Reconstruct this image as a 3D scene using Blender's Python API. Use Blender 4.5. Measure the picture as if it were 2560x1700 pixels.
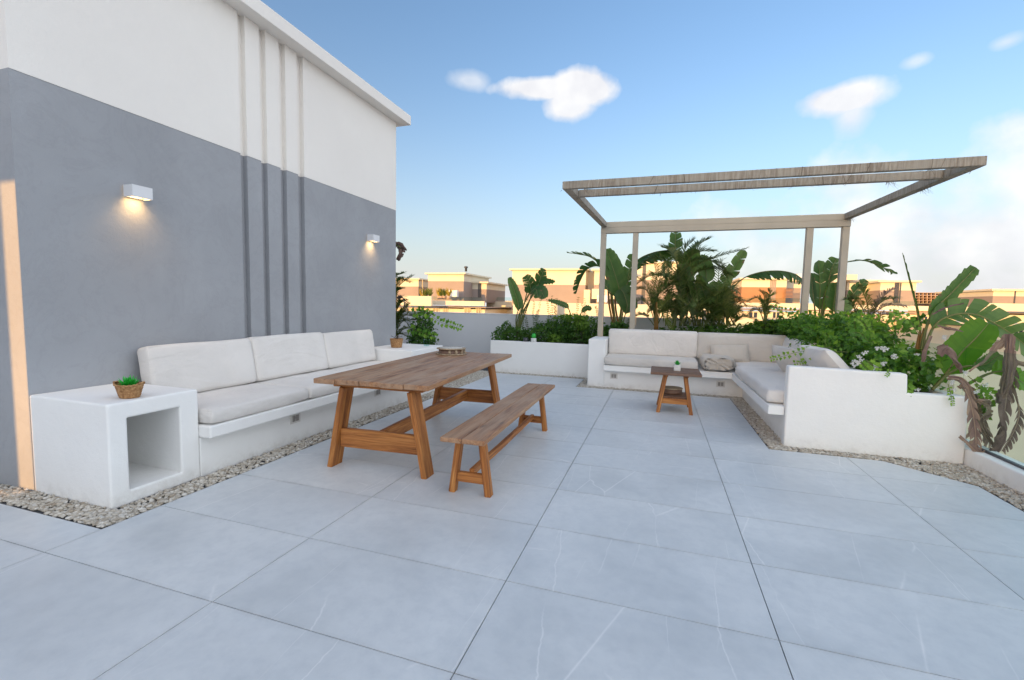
import bpy, bmesh, math, random
import numpy as np
from mathutils import Vector, Matrix, noise as mnoise

for o in list(bpy.data.objects): bpy.data.objects.remove(o)
scene = bpy.context.scene
COL = scene.collection
R = math.radians

# ------------------------------------------------------------------ camera
F, CX, CY, CAMH = 1133.5, 1280.0, 850.0, 1.368          # in pixels of the 2560 x 1700 photograph
YAW, PITCH, ROLL = R(-17.91), R(4.45), R(1.19)
fwd = Vector((math.sin(YAW)*math.cos(PITCH), math.cos(YAW)*math.cos(PITCH), -math.sin(PITCH)))
r0 = Vector((math.cos(YAW), -math.sin(YAW), 0)); u0 = r0.cross(fwd)
rt = math.cos(ROLL)*r0 + math.sin(ROLL)*u0
up = -math.sin(ROLL)*r0 + math.cos(ROLL)*u0
cam = bpy.data.cameras.new('camera'); camo = bpy.data.objects.new('camera', cam); COL.objects.link(camo)
camo.matrix_world = Matrix(((rt.x, up.x, -fwd.x, 0), (rt.y, up.y, -fwd.y, 0), (rt.z, up.z, -fwd.z, CAMH), (0, 0, 0, 1)))
cam.sensor_width = 36; cam.lens = 36*F/2560; cam.clip_end = 3000; cam.clip_start = .02
scene.camera = camo
def pray(px, py): return fwd + rt*((px-CX)/F) - up*((py-CY)/F)
def at(px, py, y=None, x=None, z=None):
    d = pray(px, py)
    t = d.y and y/d.y if y is not None else (x/d.x if x is not None else (z-CAMH)/d.z)
    return Vector((0, 0, CAMH)) + d*t

# ------------------------------------------------------------------ sun, sky, exposure
SUN_EL, SUN_AZ = R(5.0), R(25.0)          # light travels towards +y, turned 25 degrees to +x
SKY_STRENGTH, SUN_STRENGTH, EXPOSURE = 0.15, .92, 2.8
world = bpy.data.worlds.new('World'); scene.world = world; world.use_nodes = True
wn = world.node_tree; wn.nodes.clear(); W = wn.nodes; WL = wn.links
sky = W.new('ShaderNodeTexSky'); sky.sky_type = 'NISHITA'; sky.sun_disc = False
sky.sun_elevation = SUN_EL; sky.sun_rotation = math.pi + SUN_AZ
sky.altitude = 50; sky.air_density = 1.0; sky.dust_density = 3.0; sky.ozone_density = 2.2
sund = bpy.data.lights.new('sun', 'SUN'); suno = bpy.data.objects.new('sun', sund); COL.objects.link(suno)
sund.energy = SUN_STRENGTH; sund.angle = R(.5); sund.color = (1.0, .52, .15)
sdir = Vector((math.sin(SUN_AZ)*math.cos(SUN_EL), math.cos(SUN_AZ)*math.cos(SUN_EL), -math.sin(SUN_EL)))
suno.rotation_euler = sdir.to_track_quat('-Z', 'Y').to_euler(); suno.location = (-10, -20, 15)
scene.view_settings.view_transform = 'Standard'; scene.view_settings.look = 'None'
scene.view_settings.gamma = 1; scene.view_settings.exposure = EXPOSURE; scene.view_settings.use_curve_mapping = False

def wmath(op, a, b=None, c=None, clamp=False):
    n = W.new('ShaderNodeMath'); n.operation = op; n.use_clamp = clamp
    for i, v in enumerate((a, b, c)):
        if v is None: continue
        if isinstance(v, (int, float)): n.inputs[i].default_value = v
        else: WL.new(v, n.inputs[i])
    return n.outputs[0]
def wvec(op, a, b):
    n = W.new('ShaderNodeVectorMath'); n.operation = op
    for i, v in enumerate((a, b)):
        if isinstance(v, (tuple, Vector)): n.inputs[i].default_value = tuple(v)
        else: WL.new(v, n.inputs[i])
    return n.outputs['Value'] if op == 'DOT_PRODUCT' else n.outputs[0]
tc = W.new('ShaderNodeTexCoord'); DIR = tc.outputs['Generated']
def wnoise(scale, detail=6, rough=.55, off=0):
    n = W.new('ShaderNodeTexNoise'); n.inputs['Scale'].default_value = scale; n.inputs['Detail'].default_value = detail
    n.inputs['Roughness'].default_value = rough
    WL.new(wvec('ADD', DIR, (off, off*.7, off*1.3)), n.inputs['Vector']); return n.outputs[0]
n1 = wnoise(9, 5, .52); n2 = wnoise(24, 4, .5, 3.1)
nn = wmath('ADD', wmath('MULTIPLY', wmath('SUBTRACT', n1, .5), 2.2), wmath('MULTIPLY', wmath('SUBTRACT', n2, .5), .55))
def puff(px, py, a, b, dens, soft, rough=1.0):
    c = pray(px, py).normalized(); ex = Vector((c.y, -c.x, 0)).normalized(); ez = ex.cross(c)
    w = wmath('MAXIMUM', wvec('DOT_PRODUCT', DIR, c), .05)
    u = wmath('DIVIDE', wvec('DOT_PRODUCT', DIR, ex), w); v = wmath('DIVIDE', wvec('DOT_PRODUCT', DIR, ez), w)
    d = wmath('SQRT', wmath('ADD', wmath('POWER', wmath('ABSOLUTE', wmath('DIVIDE', u, a)), 2.0), wmath('POWER', wmath('ABSOLUTE', wmath('DIVIDE', v, b)), 2.0)))
    m = wmath('ADD', wmath('SUBTRACT', 1.0, d), wmath('MULTIPLY', nn, rough))
    return wmath('MULTIPLY', wmath('MULTIPLY', m, 1.0/soft, clamp=True), dens)
masks = [puff(1370, 222, .115, .026, .97, .34, .55), puff(1450, 222, .078, .038, .97, .34, .55), puff(1420, 258, .062, .038, .95, .45, .55), puff(1175, 203, .042, .020, .55, .8, .8),
         puff(2115, 248, .072, .032, .95, .42, .55), puff(2130, 282, .035, .040, .8, .7, .6), puff(2295, 152, .020, .010, .5, .9, .9), puff(2520, 105, .020, .011, .5, .9, .9),
         puff(2560, 600, .46, .17, .90, .8, 1.1), puff(2700, 440, .26, .10, .9, .8, 1.1)]
m = masks[0]
for k in masks[1:]: m = wmath('MAXIMUM', m, k)
# the cloud bank that enters the frame at its right edge gets an added unseen extension right and behind the camera, thinning overhead, to brighten the terrace
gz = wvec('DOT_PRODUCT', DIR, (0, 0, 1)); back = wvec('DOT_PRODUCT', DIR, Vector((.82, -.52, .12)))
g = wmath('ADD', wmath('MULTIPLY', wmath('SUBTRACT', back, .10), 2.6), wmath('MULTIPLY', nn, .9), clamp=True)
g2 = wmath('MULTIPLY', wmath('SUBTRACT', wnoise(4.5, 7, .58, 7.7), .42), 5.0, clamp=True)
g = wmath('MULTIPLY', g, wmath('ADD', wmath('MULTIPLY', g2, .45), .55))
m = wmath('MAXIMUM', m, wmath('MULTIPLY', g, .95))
hz = wmath('POWER', wmath('SUBTRACT', 1.0, wmath('MAXIMUM', gz, 0.0), clamp=True), 6.0)     # pale band over the horizon
skyc = W.new('ShaderNodeHueSaturation'); skyc.inputs['Saturation'].default_value = 1.0; WL.new(sky.outputs[0], skyc.inputs['Color'])
hm = W.new('ShaderNodeMix'); hm.data_type = 'RGBA'; WL.new(wmath('MULTIPLY', hz, .93), hm.inputs[0]); 
tint = W.new('ShaderNodeMix'); tint.data_type = 'RGBA'; tint.blend_type = 'MULTIPLY'; tint.inputs[0].default_value = 1; WL.new(skyc.outputs[0], tint.inputs[6]); tint.inputs[7].default_value = (.475, .462, .485, 1)
WL.new(tint.outputs[2], hm.inputs[6])
hm.inputs[7].default_value = (.90, .915, .95, 1)
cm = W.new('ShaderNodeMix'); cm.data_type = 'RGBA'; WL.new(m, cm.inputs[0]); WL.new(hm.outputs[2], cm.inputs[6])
cg = W.new('ShaderNodeMix'); cg.data_type = 'RGBA'          # clouds made brighter right and behind the camera, to lift the terrace light
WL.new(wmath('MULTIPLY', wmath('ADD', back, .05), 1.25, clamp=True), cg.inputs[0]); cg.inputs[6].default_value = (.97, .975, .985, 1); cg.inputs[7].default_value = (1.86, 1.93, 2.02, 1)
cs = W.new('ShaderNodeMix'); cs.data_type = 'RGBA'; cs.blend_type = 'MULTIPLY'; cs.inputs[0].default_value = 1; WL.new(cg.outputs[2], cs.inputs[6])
shade = wmath('ADD', wmath('MULTIPLY', wmath('ADD', wmath('MULTIPLY', wmath('SUBTRACT', n1, wnoise(9, 3, .5, -.035)), 3.0), .62), 1.0, clamp=True), 0.0)      # billows: self-shading put into the cloud colour as soft grey hollows
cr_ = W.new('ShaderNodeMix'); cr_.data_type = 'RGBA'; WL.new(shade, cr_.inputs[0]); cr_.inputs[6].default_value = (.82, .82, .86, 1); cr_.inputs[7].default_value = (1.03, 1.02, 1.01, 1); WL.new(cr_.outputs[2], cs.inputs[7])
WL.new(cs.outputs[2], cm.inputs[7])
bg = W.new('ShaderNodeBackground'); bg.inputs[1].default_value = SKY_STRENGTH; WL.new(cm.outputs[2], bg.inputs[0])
world.cycles.sampling_method = 'MANUAL'; world.cycles.sample_map_resolution = 512
wo = W.new('ShaderNodeOutputWorld'); WL.new(bg.outputs[0], wo.inputs[0])

# ------------------------------------------------------------------ materials
class NT:
    def __init__(s, name):
        s.m = bpy.data.materials.new(name); s.m.use_nodes = True; s.n = s.m.node_tree.nodes; s.l = s.m.node_tree.links
        s.b = s.n['Principled BSDF']; s.out = s.n['Material Output']; s.tc = s.n.new('ShaderNodeTexCoord')
    def node(s, t, **kw):
        n = s.n.new(t)
        for k, v in kw.items(): setattr(n, k, v)
        return n
    def set(s, sock, v):
        if isinstance(v, bpy.types.NodeSocket): s.l.new(v, sock)
        elif isinstance(v, (tuple, list)) and len(v) == 3 and sock.type == 'RGBA': sock.default_value = (*v, 1)
        else: sock.default_value = v
    def vec(s, scale=(1, 1, 1), rand=0, coord='Object'):
        mp = s.node('ShaderNodeMapping'); s.l.new(s.tc.outputs[coord], mp.inputs[0]); mp.inputs['Scale'].default_value = scale
        if rand:
            oi = s.node('ShaderNodeObjectInfo'); cb = s.node('ShaderNodeCombineXYZ')
            for i, k in enumerate((1.0, .73, .41)): s.l.new(s.math('MULTIPLY', oi.outputs['Random'], rand*k), cb.inputs[i])
            s.l.new(cb.outputs[0], mp.inputs['Location'])
        return mp.outputs[0]
    def noise(s, scale, detail=4, rough=.5, vec=None, dist=0):
        n = s.node('ShaderNodeTexNoise'); n.inputs['Scale'].default_value = scale; n.inputs['Detail'].default_value = detail
        n.inputs['Roughness'].default_value = rough; n.inputs['Distortion'].default_value = dist
        s.l.new(vec if vec is not None else s.tc.outputs['Object'], n.inputs['Vector']); return n.outputs[0]
    def math(s, op, a, b=None, clamp=False):
        n = s.node('ShaderNodeMath', operation=op, use_clamp=clamp); s.set(n.inputs[0], a)
        if b is not None: s.set(n.inputs[1], b)
        return n.outputs[0]
    def ramp(s, fac, stops):
        n = s.node('ShaderNodeValToRGB'); e = n.color_ramp.elements
        while len(e) < len(stops): e.new(.5)
        for i, (p, c) in enumerate(stops): e[i].position = p; e[i].color = (*c, 1) if len(c) == 3 else c
        s.l.new(fac, n.inputs[0]); return n.outputs[0]
    def mix(s, fac, a, b, blend='MIX'):
        n = s.node('ShaderNodeMix', data_type='RGBA', blend_type=blend); s.set(n.inputs[0], fac); s.set(n.inputs[6], a); s.set(n.inputs[7], b); return n.outputs[2]
    def bump(s, h, dist=.01, strength=1.0):
        n = s.node('ShaderNodeBump'); n.inputs['Distance'].default_value = dist; n.inputs['Strength'].default_value = strength
        s.l.new(h, n.inputs['Height']); s.l.new(n.outputs[0], s.b.inputs['Normal'])
    def done(s, col=None, rough=None, spec=None, metal=None):
        if col is not None: s.set(s.b.inputs['Base Color'], col)
        if rough is not None: s.set(s.b.inputs['Roughness'], rough)
        if spec is not None: s.b.inputs['Specular IOR Level'].default_value = spec
        if metal is not None: s.b.inputs['Metallic'].default_value = metal
        return s.m
M = {}
def plaster(name, c, var=.06, dirt=True, patch=0.0, bump=.007):
    t = NT(name); big = t.noise(.9, 5, .55); mid = t.noise(4.5, 6, .65, dist=.6)
    lo = tuple(v*(1-var) for v in c); hi = tuple(min(v*(1+var), .9) for v in c)
    col = t.ramp(big, [(.3, lo), (.7, hi)])
    if patch:
        pm = t.ramp(t.noise(2.2, 8, .72, dist=1.2), [(.46, (0, 0, 0)), (.50, (1, 1, 1)), (.53, (0, 0, 0))])
        col = t.mix(t.math('MULTIPLY', pm, patch), col, tuple(v*.72 for v in c))
        pl = t.ramp(t.noise(1.1, 6, .6, dist=.8), [(.52, (0, 0, 0)), (.68, (1, 1, 1))])
        col = t.mix(t.math('MULTIPLY', pl, .35), col, tuple(v*1.18 for v in c))
    col = t.mix(t.math('MULTIPLY', mid, .10), col, tuple(v*.86 for v in c))
    if dirt:
        sx = t.node('ShaderNodeSeparateXYZ'); t.l.new(t.tc.outputs['Object'], sx.inputs[0])
        spots = t.ramp(t.noise(38, 3, .6), [(.70, (0, 0, 0)), (.76, (1, 1, 1))])
        low = t.math('MULTIPLY', t.math('SUBTRACT', .12, sx.outputs[2]), 7, clamp=True)
        splash = t.ramp(t.noise(11, 5, .7), [(.45, (0, 0, 0)), (.70, (1, 1, 1))])
        col = t.mix(t.math('MULTIPLY', t.math('MULTIPLY', low, splash), .36), col, (.30, .25, .19))
        col = t.mix(t.math('MULTIPLY', spots, .10), col, (.35, .30, .25))
    h = t.math('ADD', t.math('MULTIPLY', t.noise(16, 5, .6), .6), t.math('MULTIPLY', t.noise(120, 3, .6), .25))
    t.bump(h, bump, .8)
    M[name] = t.done(col, .88, .25); return M[name]
plaster('white_plaster', (.86, .85, .83))
plaster('wall_white', (.88, .84, .785), var=.03, dirt=False)
plaster('wall_grey', (.350, .362, .382), var=.09, dirt=False, patch=.18)
plaster('parapet_plaster', (.70, .71, .72), var=.04, dirt=False)
plaster('villa_white', (.70, .64, .50), var=.04, dirt=False)
plaster('villa_grey', (.33, .275, .25), var=.05, dirt=False)
plaster('villa_timber', (.40, .22, .12), var=.08, dirt=False)

def tile_mat():
    t = NT('floor_tile'); v = t.vec((1, 1, 1), 60)
    cloud = t.noise(1.6, 6, .6, v, .4); fine = t.noise(14, 5, .65, v)
    oi = t.node('ShaderNodeObjectInfo')
    col = t.ramp(cloud, [(.28, (.545, .57, .580)), (.50, (.645, .668, .675)), (.72, (.715, .735, .738))])
    col = t.mix(t.math('MULTIPLY', oi.outputs['Random'], .25), col, (.56, .60, .635))
    col = t.mix(t.math('MULTIPLY', t.ramp(fine, [(.42, (0, 0, 0)), (.72, (1, 1, 1))]), .32), col, (.44, .475, .51))
    # thin pale veins: long contour lines of a slow noise, stretched one way, plus a finer set
    def veins(scl, off, th, rot_, msk):
        mp = t.node('ShaderNodeMapping'); mp.inputs['Rotation'].default_value = (0, 0, rot_); mp.inputs['Scale'].default_value = (scl, scl*.22, 1); mp.inputs['Location'].default_value = (off, off*.6, 0); t.l.new(v, mp.inputs[0])
        wb = t.node('ShaderNodeVectorMath', operation='ADD'); cb = t.node('ShaderNodeCombineXYZ'); t.l.new(t.math('MULTIPLY', t.noise(5, 4, .6, v), .10), cb.inputs[0]); t.l.new(mp.outputs[0], wb.inputs[0]); t.l.new(cb.outputs[0], wb.inputs[1])
        vo = t.node('ShaderNodeTexVoronoi', feature='DISTANCE_TO_EDGE', voronoi_dimensions='2D'); vo.inputs['Scale'].default_value = 1.0; t.l.new(wb.outputs[0], vo.inputs[0])
        ln = t.ramp(vo.outputs[0], [(0, (1, 1, 1)), (th, (0, 0, 0))]); bk = t.ramp(t.noise(1.7, 3, .55, mp.outputs[0]), [(msk, (0, 0, 0)), (msk+.10, (1, 1, 1))]); return t.math('MULTIPLY', ln, bk)
    col = t.mix(t.math('MULTIPLY', veins(1.6, 3, .0060, -.62, .44), .68), col, (.84, .84, .84)); col = t.mix(t.math('MULTIPLY', veins(3.1, 9, .009, -.40, .50), .45), col, (.82, .82, .82))
    # grime along the joints and trodden patches across the whole floor
    sx = t.node('ShaderNodeSeparateXYZ'); t.l.new(t.tc.outputs['Object'], sx.inputs[0])
    ex = t.math('MULTIPLY', t.math('SUBTRACT', t.math('ABSOLUTE', sx.outputs[0]), .575), 45, clamp=True); ey = t.math('MULTIPLY', t.math('SUBTRACT', t.math('ABSOLUTE', sx.outputs[1]), .275), 45, clamp=True)
    geo = t.node('ShaderNodeNewGeometry'); pos = geo.outputs['Position']
    jn = t.math('MULTIPLY', t.math('MAXIMUM', ex, ey), t.ramp(t.noise(2.6, 5, .65, pos), [(.42, (0, 0, 0)), (.66, (1, 1, 1))])); col = t.mix(t.math('MULTIPLY', jn, .30), col, (.33, .32, .31))
    wp = t.node('ShaderNodeMapping'); wp.inputs['Scale'].default_value = (.55, .9, 1); t.l.new(pos, wp.inputs[0])
    col = t.mix(t.math('MULTIPLY', t.ramp(t.noise(.8, 6, .62, wp.outputs[0], .4), [(.42, (0, 0, 0)), (.72, (1, 1, 1))]), .30), col, (.48, .52, .56))
    dust = t.ramp(t.noise(1.1, 7, .7, t.vec((.5, 1.6, 1), coord='Object'), .5), [(.60, (0, 0, 0)), (.74, (1, 1, 1))])
    col = t.mix(t.math('MULTIPLY', dust, .16), col, (.72, .72, .72))
    sp = t.ramp(t.noise(60, 2, .5, v), [(.76, (0, 0, 0)), (.79, (1, 1, 1))])
    col = t.mix(t.math('MULTIPLY', sp, .25), col, (.65, .65, .65))
    t.bump(t.math('ADD', t.noise(9, 6, .65, v), t.math('MULTIPLY', t.noise(90, 3, .6, v), .3)), .0016, .7)
    rg = t.ramp(cloud, [(.3, (.34,)*3), (.7, (.50,)*3)])
    M['tile'] = t.done(col, rg, .45)
tile_mat()
def flat(name, c, rough=.6, spec=.3, metal=0, bumpscale=0, var=.12, vs=6):
    t = NT(name); n = t.noise(vs, 5, .6)
    col = t.ramp(n, [(.3, tuple(v*(1-var) for v in c)), (.7, tuple(min(1, v*(1+var)) for v in c))])
    if bumpscale: t.bump(t.noise(bumpscale, 4, .6), .004, .6)
    M[name] = t.done(col, rough, spec, metal); return M[name]
flat('grout', (.10, .10, .105), .9); flat('soil', (.035, .026, .018), .95, bumpscale=40, var=.5)
flat('ground', (.36, .31, .25), .95, vs=.05, var=.25); flat('asphalt', (.055, .058, .064), .9, vs=1.2, var=.2); flat('paving', (.42, .41, .39), .9, vs=.6, var=.12)
flat('lamp_white', (.72, .73, .75), .4, .5, var=.02); flat('dark_gap', (.02, .02, .02), .8)
flat('concrete_raw', (.42, .30, .22), .9, vs=.8, var=.15); flat('window_dark', (.03, .035, .045), .15, .6)
flat('outlet_plastic', (.68, .66, .62), .4, .4, var=.03); flat('outlet_inner', (.30, .28, .26), .5, .4, var=.1)
flat('pot_white', (.70, .70, .68), .5, .4, var=.05, vs=40); flat('succulent', (.03, .42, .045), .4, .5, var=.3, vs=30)
flat('metal_dark', (.08, .08, .085), .4, .5, .3); flat('paper', (.55, .52, .46), .7, .3, var=.2, vs=30)

def fabric(name, c):
    t = NT(name); v = t.vec((1, 1, 1), 9)
    col = t.ramp(t.noise(2.3, 4, .55, v), [(.3, tuple(k*.93 for k in c)), (.7, tuple(k*1.05 for k in c))])
    st = t.ramp(t.noise(5.5, 6, .7, v), [(.60, (0, 0, 0)), (.78, (1, 1, 1))])
    col = t.mix(t.math('MULTIPLY', st, .10), col, (.45, .40, .33))
    wx = t.node('ShaderNodeTexWave', wave_type='BANDS', bands_direction='X'); wx.inputs['Scale'].default_value = 240; t.l.new(v, wx.inputs[0])
    wz = t.node('ShaderNodeTexWave', wave_type='BANDS', bands_direction='Z'); wz.inputs['Scale'].default_value = 240; t.l.new(v, wz.inputs[0])
    h = t.math('ADD', t.math('MULTIPLY', t.math('ADD', wx.outputs[1], wz.outputs[1]), .04), t.noise(7, 5, .6, v))
    rg = t.math('ABSOLUTE', t.math('SUBTRACT', t.noise(2.6, 4, .55, t.vec((1, .45, 1), 9), .9), .5)); h = t.math('ADD', h, t.math('MULTIPLY', t.ramp(rg, [(0, (0, 0, 0)), (.09, (1, 1, 1))]), .55))
    t.bump(h, .013, .6)
    t.b.inputs['Sheen Weight'].default_value = .15
    M[name] = t.done(col, .92, .15)
fabric('cushion_white', (.765, .73, .69)); fabric('cushion_beige', (.65, .615, .57)); fabric('pillow_beige', (.58, .535, .475))

def wood(name, base, dark, light, grey=None, rough=.6):
    t = NT(name); v = t.vec((1, 1, 1), 13)
    vs = t.node('ShaderNodeMapping'); vs.inputs['Scale'].default_value = (1.1, 16, 16); t.l.new(v, vs.inputs[0])
    g1 = t.noise(1.6, 7, .62, vs.outputs[0], .8)
    vs2 = t.node('ShaderNodeMapping'); vs2.inputs['Scale'].default_value = (2.5, 70, 70); t.l.new(v, vs2.inputs[0])
    g2 = t.noise(1.5, 4, .6, vs2.outputs[0])
    col = t.ramp(g1, [(.30, dark), (.50, base), (.70, light)])
    col = t.mix(t.math('MULTIPLY', t.ramp(g2, [(.42, (0, 0, 0)), (.68, (1, 1, 1))]), .55), col, dark)
    # knots
    sk = t.node('ShaderNodeSeparateXYZ'); t.l.new(v, sk.inputs[0]); vk = t.node('ShaderNodeCombineXYZ'); t.l.new(t.math('MULTIPLY', sk.outputs[0], 2.3), vk.inputs[0]); t.l.new(t.math('MULTIPLY', t.math('ADD', sk.outputs[1], sk.outputs[2]), 7), vk.inputs[1])
    vo = t.node('ShaderNodeTexVoronoi', feature='F1'); vo.inputs['Scale'].default_value = 1.0; t.l.new(vk.outputs[0], vo.inputs[0])
    kn = t.ramp(vo.outputs['Distance'], [(.05, (1, 1, 1)), (.15, (0, 0, 0))])
    col = t.mix(t.math('MULTIPLY', kn, .8), col, tuple(k*.35 for k in dark))
    if grey:
        w = t.ramp(t.noise(2.0, 6, .65, t.vec((.7, 3, 3), 5), .5), [(.34, (0, 0, 0)), (.62, (1, 1, 1))])
        col = t.mix(t.math('MULTIPLY', w, .75), col, grey)
        st = t.ramp(t.noise(3.0, 6, .7, t.vec((1.5, 5, 5), 8)), [(.60, (0, 0, 0)), (.75, (1, 1, 1))])
        col = t.mix(t.math('MULTIPLY', st, .4), col, tuple(k*.6 for k in dark))
    t.bump(t.math('ADD', t.math('MULTIPLY', g1, .6), t.math('MULTIPLY', g2, .5)), .004, .6)
    M[name] = t.done(col, rough, .35)
wood('wood_leg', (.42, .158, .040), (.14, .043, .011), (.58, .262, .076), rough=.5)
wood('wood_top', (.36, .165, .072), (.10, .040, .018), (.50, .27, .13), grey=(.43, .295, .195), rough=.55)
wood('wood_dark', (.17, .078, .040), (.07, .03, .015), (.25, .125, .065), grey=(.21, .145, .115), rough=.5)
wood('wood_pale', (.42, .33, .23), (.22, .15, .09), (.52, .44, .33), rough=.7)

def beam_mat(name, thatch):
    t = NT(name); base = (.38, .345, .285) if thatch else (.47, .42, .335)
    col = t.ramp(t.noise(3, 4, .5), [(.3, tuple(k*.93 for k in base)), (.7, tuple(k*1.05 for k in base))])
    if thatch:
        mp = t.node('ShaderNodeMapping'); mp.inputs['Scale'].default_value = (45, 3, 3); mp.inputs['Rotation'].default_value = (0, .18, 0); t.l.new(t.tc.outputs['Object'], mp.inputs[0])
        s = t.noise(1.0, 6, .7, mp.outputs[0], .6)
        pt = t.ramp(t.noise(1.6, 4, .6), [(.36, (0, 0, 0)), (.55, (1, 1, 1))])
        col = t.mix(t.math('MULTIPLY', t.ramp(s, [(.42, (0, 0, 0)), (.58, (1, 1, 1))]), t.math('MULTIPLY', pt, .62)), col, (.14, .10, .07))
        col = t.mix(t.math('MULTIPLY', t.ramp(s, [(.30, (1, 1, 1)), (.40, (0, 0, 0))]), t.math('MULTIPLY', pt, .6)), col, (.47, .42, .35))
        t.bump(s, .006, .8)
    M[name] = t.done(col, .65, .3)
beam_mat('pergola_paint', False); beam_mat('pergola_wrapped', True)

def leafmat(name, dark, mid, light, trans=.35, rough=.42, brown=None):
    t = NT(name); a = t.node('ShaderNodeAttribute', attribute_name='r')
    col = t.ramp(a.outputs['Fac'], [(0, dark), (.50, mid), (.92, light), (.965, brown if brown else light)])
    col = t.mix(t.math('MULTIPLY', t.noise(9, 4, .6), .35), col, tuple(k*.6 for k in dark))
    t.done(col, rough, .45)
    tr = t.node('ShaderNodeBsdfTranslucent'); t.set(tr.inputs[0], t.mix(.5, col, light, 'MIX'))
    ms = t.node('ShaderNodeMixShader'); ms.inputs[0].default_value = trans
    t.l.new(t.b.outputs[0], ms.inputs[1]); t.l.new(tr.outputs[0], ms.inputs[2]); t.l.new(ms.outputs[0], t.out.inputs[0])
    M[name] = t.m
leafmat('leaf_banana', (.030, .082, .016), (.068, .165, .028), (.17, .29, .065), .38, .35, (.22, .13, .055))
leafmat('leaf_bright', (.06, .20, .012), (.12, .32, .015), (.22, .42, .03), .55, .4)
leafmat('leaf_palm', (.032, .075, .014), (.085, .155, .030), (.25, .28, .07), .38, .45)
leafmat('leaf_bush', (.012, .042, .008), (.06, .165, .018), (.22, .38, .04), .4, .4)
leafmat('leaf_bougain', (.022, .085, .011), (.095, .26, .024), (.29, .50, .05), .45, .38)
leafmat('leaf_yellow', (.22, .17, .02), (.34, .26, .04), (.45, .38, .08), .3, .5)
leafmat('leaf_dead', (.105, .066, .062), (.25, .165, .140), (.48, .35, .25), .2, .75)
leafmat('petal_white', (.62, .62, .60), (.74, .74, .72), (.82, .82, .80), .3, .6)
leafmat('stem_green', (.06, .09, .025), (.13, .16, .04), (.22, .22, .07), .0, .5)
leafmat('stem_orange', (.22, .10, .02), (.30, .17, .04), (.25, .22, .06), .0, .55)
leafmat('twig', (.05, .035, .025), (.08, .055, .035), (.12, .09, .06), .0, .8)
leafmat('fibre', (.10, .08, .06), (.22, .18, .14), (.38, .33, .27), .0, .9)
leafmat('pebble', (.36, .30, .23), (.56, .51, .43), (.76, .73, .67), .0, .75)
def basket_mat(name):
    t = NT(name); v = t.tc.outputs['Object']
    col = t.ramp(t.noise(60, 4, .6), [(.3, (.20, .09, .03)), (.55, (.42, .23, .10)), (.75, (.58, .37, .18))])
    M[name] = t.done(col, .7, .3); return M[name]
basket_mat('wicker')
def glass():
    m_ = bpy.data.materials.new('glass'); m_.use_nodes = True; n = m_.node_tree.nodes; l = m_.node_tree.links
    b = n['Principled BSDF']; out = n['Material Output']
    tr = n.new('ShaderNodeBsdfTransparent'); tr.inputs[0].default_value = (.86, .94, .92, 1)
    gl = n.new('ShaderNodeBsdfGlossy'); gl.inputs['Roughness'].default_value = .03; gl.inputs[0].default_value = (.9, .95, .95, 1)
    fr0 = n.new('ShaderNodeLayerWeight'); fr0.inputs[0].default_value = .12; geo_ = n.new('ShaderNodeNewGeometry'); fr = n.new('ShaderNodeMath'); fr.operation = 'MULTIPLY'; inv = n.new('ShaderNodeMath'); inv.operation = 'SUBTRACT'; inv.inputs[0].default_value = .7; l.new(geo_.outputs['Backfacing'], inv.inputs[1]); inv.use_clamp = True; l.new(fr0.outputs['Fresnel'], fr.inputs[0]); l.new(inv.outputs[0], fr.inputs[1])
    mx = n.new('ShaderNodeMixShader'); l.new(fr.outputs[0], mx.inputs[0]); l.new(tr.outputs[0], mx.inputs[1]); l.new(gl.outputs[0], mx.inputs[2]); l.new(mx.outputs[0], out.inputs[0])
    n.remove(b); M['glass'] = m_
glass()
def emit(name, c, s):
    t = NT(name); t.b.inputs['Emission Color'].default_value = (*c, 1); t.b.inputs['Emission Strength'].default_value = s; M[name] = t.done((.8, .7, .5), .5)
emit('lamp_glow', (1, .62, .22), 1.6)

# ------------------------------------------------------------------ helpers
def link(o, parent=None):
    COL.objects.link(o)
    if parent is not None:
        o.parent = parent; o.matrix_parent_inverse = Matrix.Translation(-Vector(parent.location))
    return o
def tag(o, label=None, cat=None, group=None, kind=None):
    if label: o['label'] = label
    if cat: o['category'] = cat
    if group: o['group'] = group
    if kind: o['kind'] = kind
    return o
def thing(name, loc, label, cat, group=None):
    o = bpy.data.objects.new(name, None); o.location = loc; o.empty_display_size = .1; COL.objects.link(o)
    return tag(o, label, cat, group)
def mesh(name, verts, faces, mat, parent=None, smooth=False, r=None, matrix=None):
    me = bpy.data.meshes.new(name); me.from_pydata([tuple(v) for v in verts], [], faces)
    if mat: me.materials.append(M[mat])
    if smooth: me.polygons.foreach_set('use_smooth', [True]*len(me.polygons))
    if r is not None:
        a = me.attributes.new('r', 'FLOAT', 'FACE'); a.data.foreach_set('value', np.asarray(r, dtype=np.float32))
    me.update()
    o = bpy.data.objects.new(name, me); link(o, parent)
    if matrix is not None: o.matrix_basis = matrix
    return o
def from_bm(name, bm, mat, parent=None, smooth=False, matrix=None):
    me = bpy.data.meshes.new(name); bm.normal_update(); bm.to_mesh(me); bm.free()
    if mat: me.materials.append(M[mat])
    if smooth: me.polygons.foreach_set('use_smooth', [True]*len(me.polygons))
    o = bpy.data.objects.new(name, me); link(o, parent)
    if matrix is not None: o.matrix_basis = matrix
    return o
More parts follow.
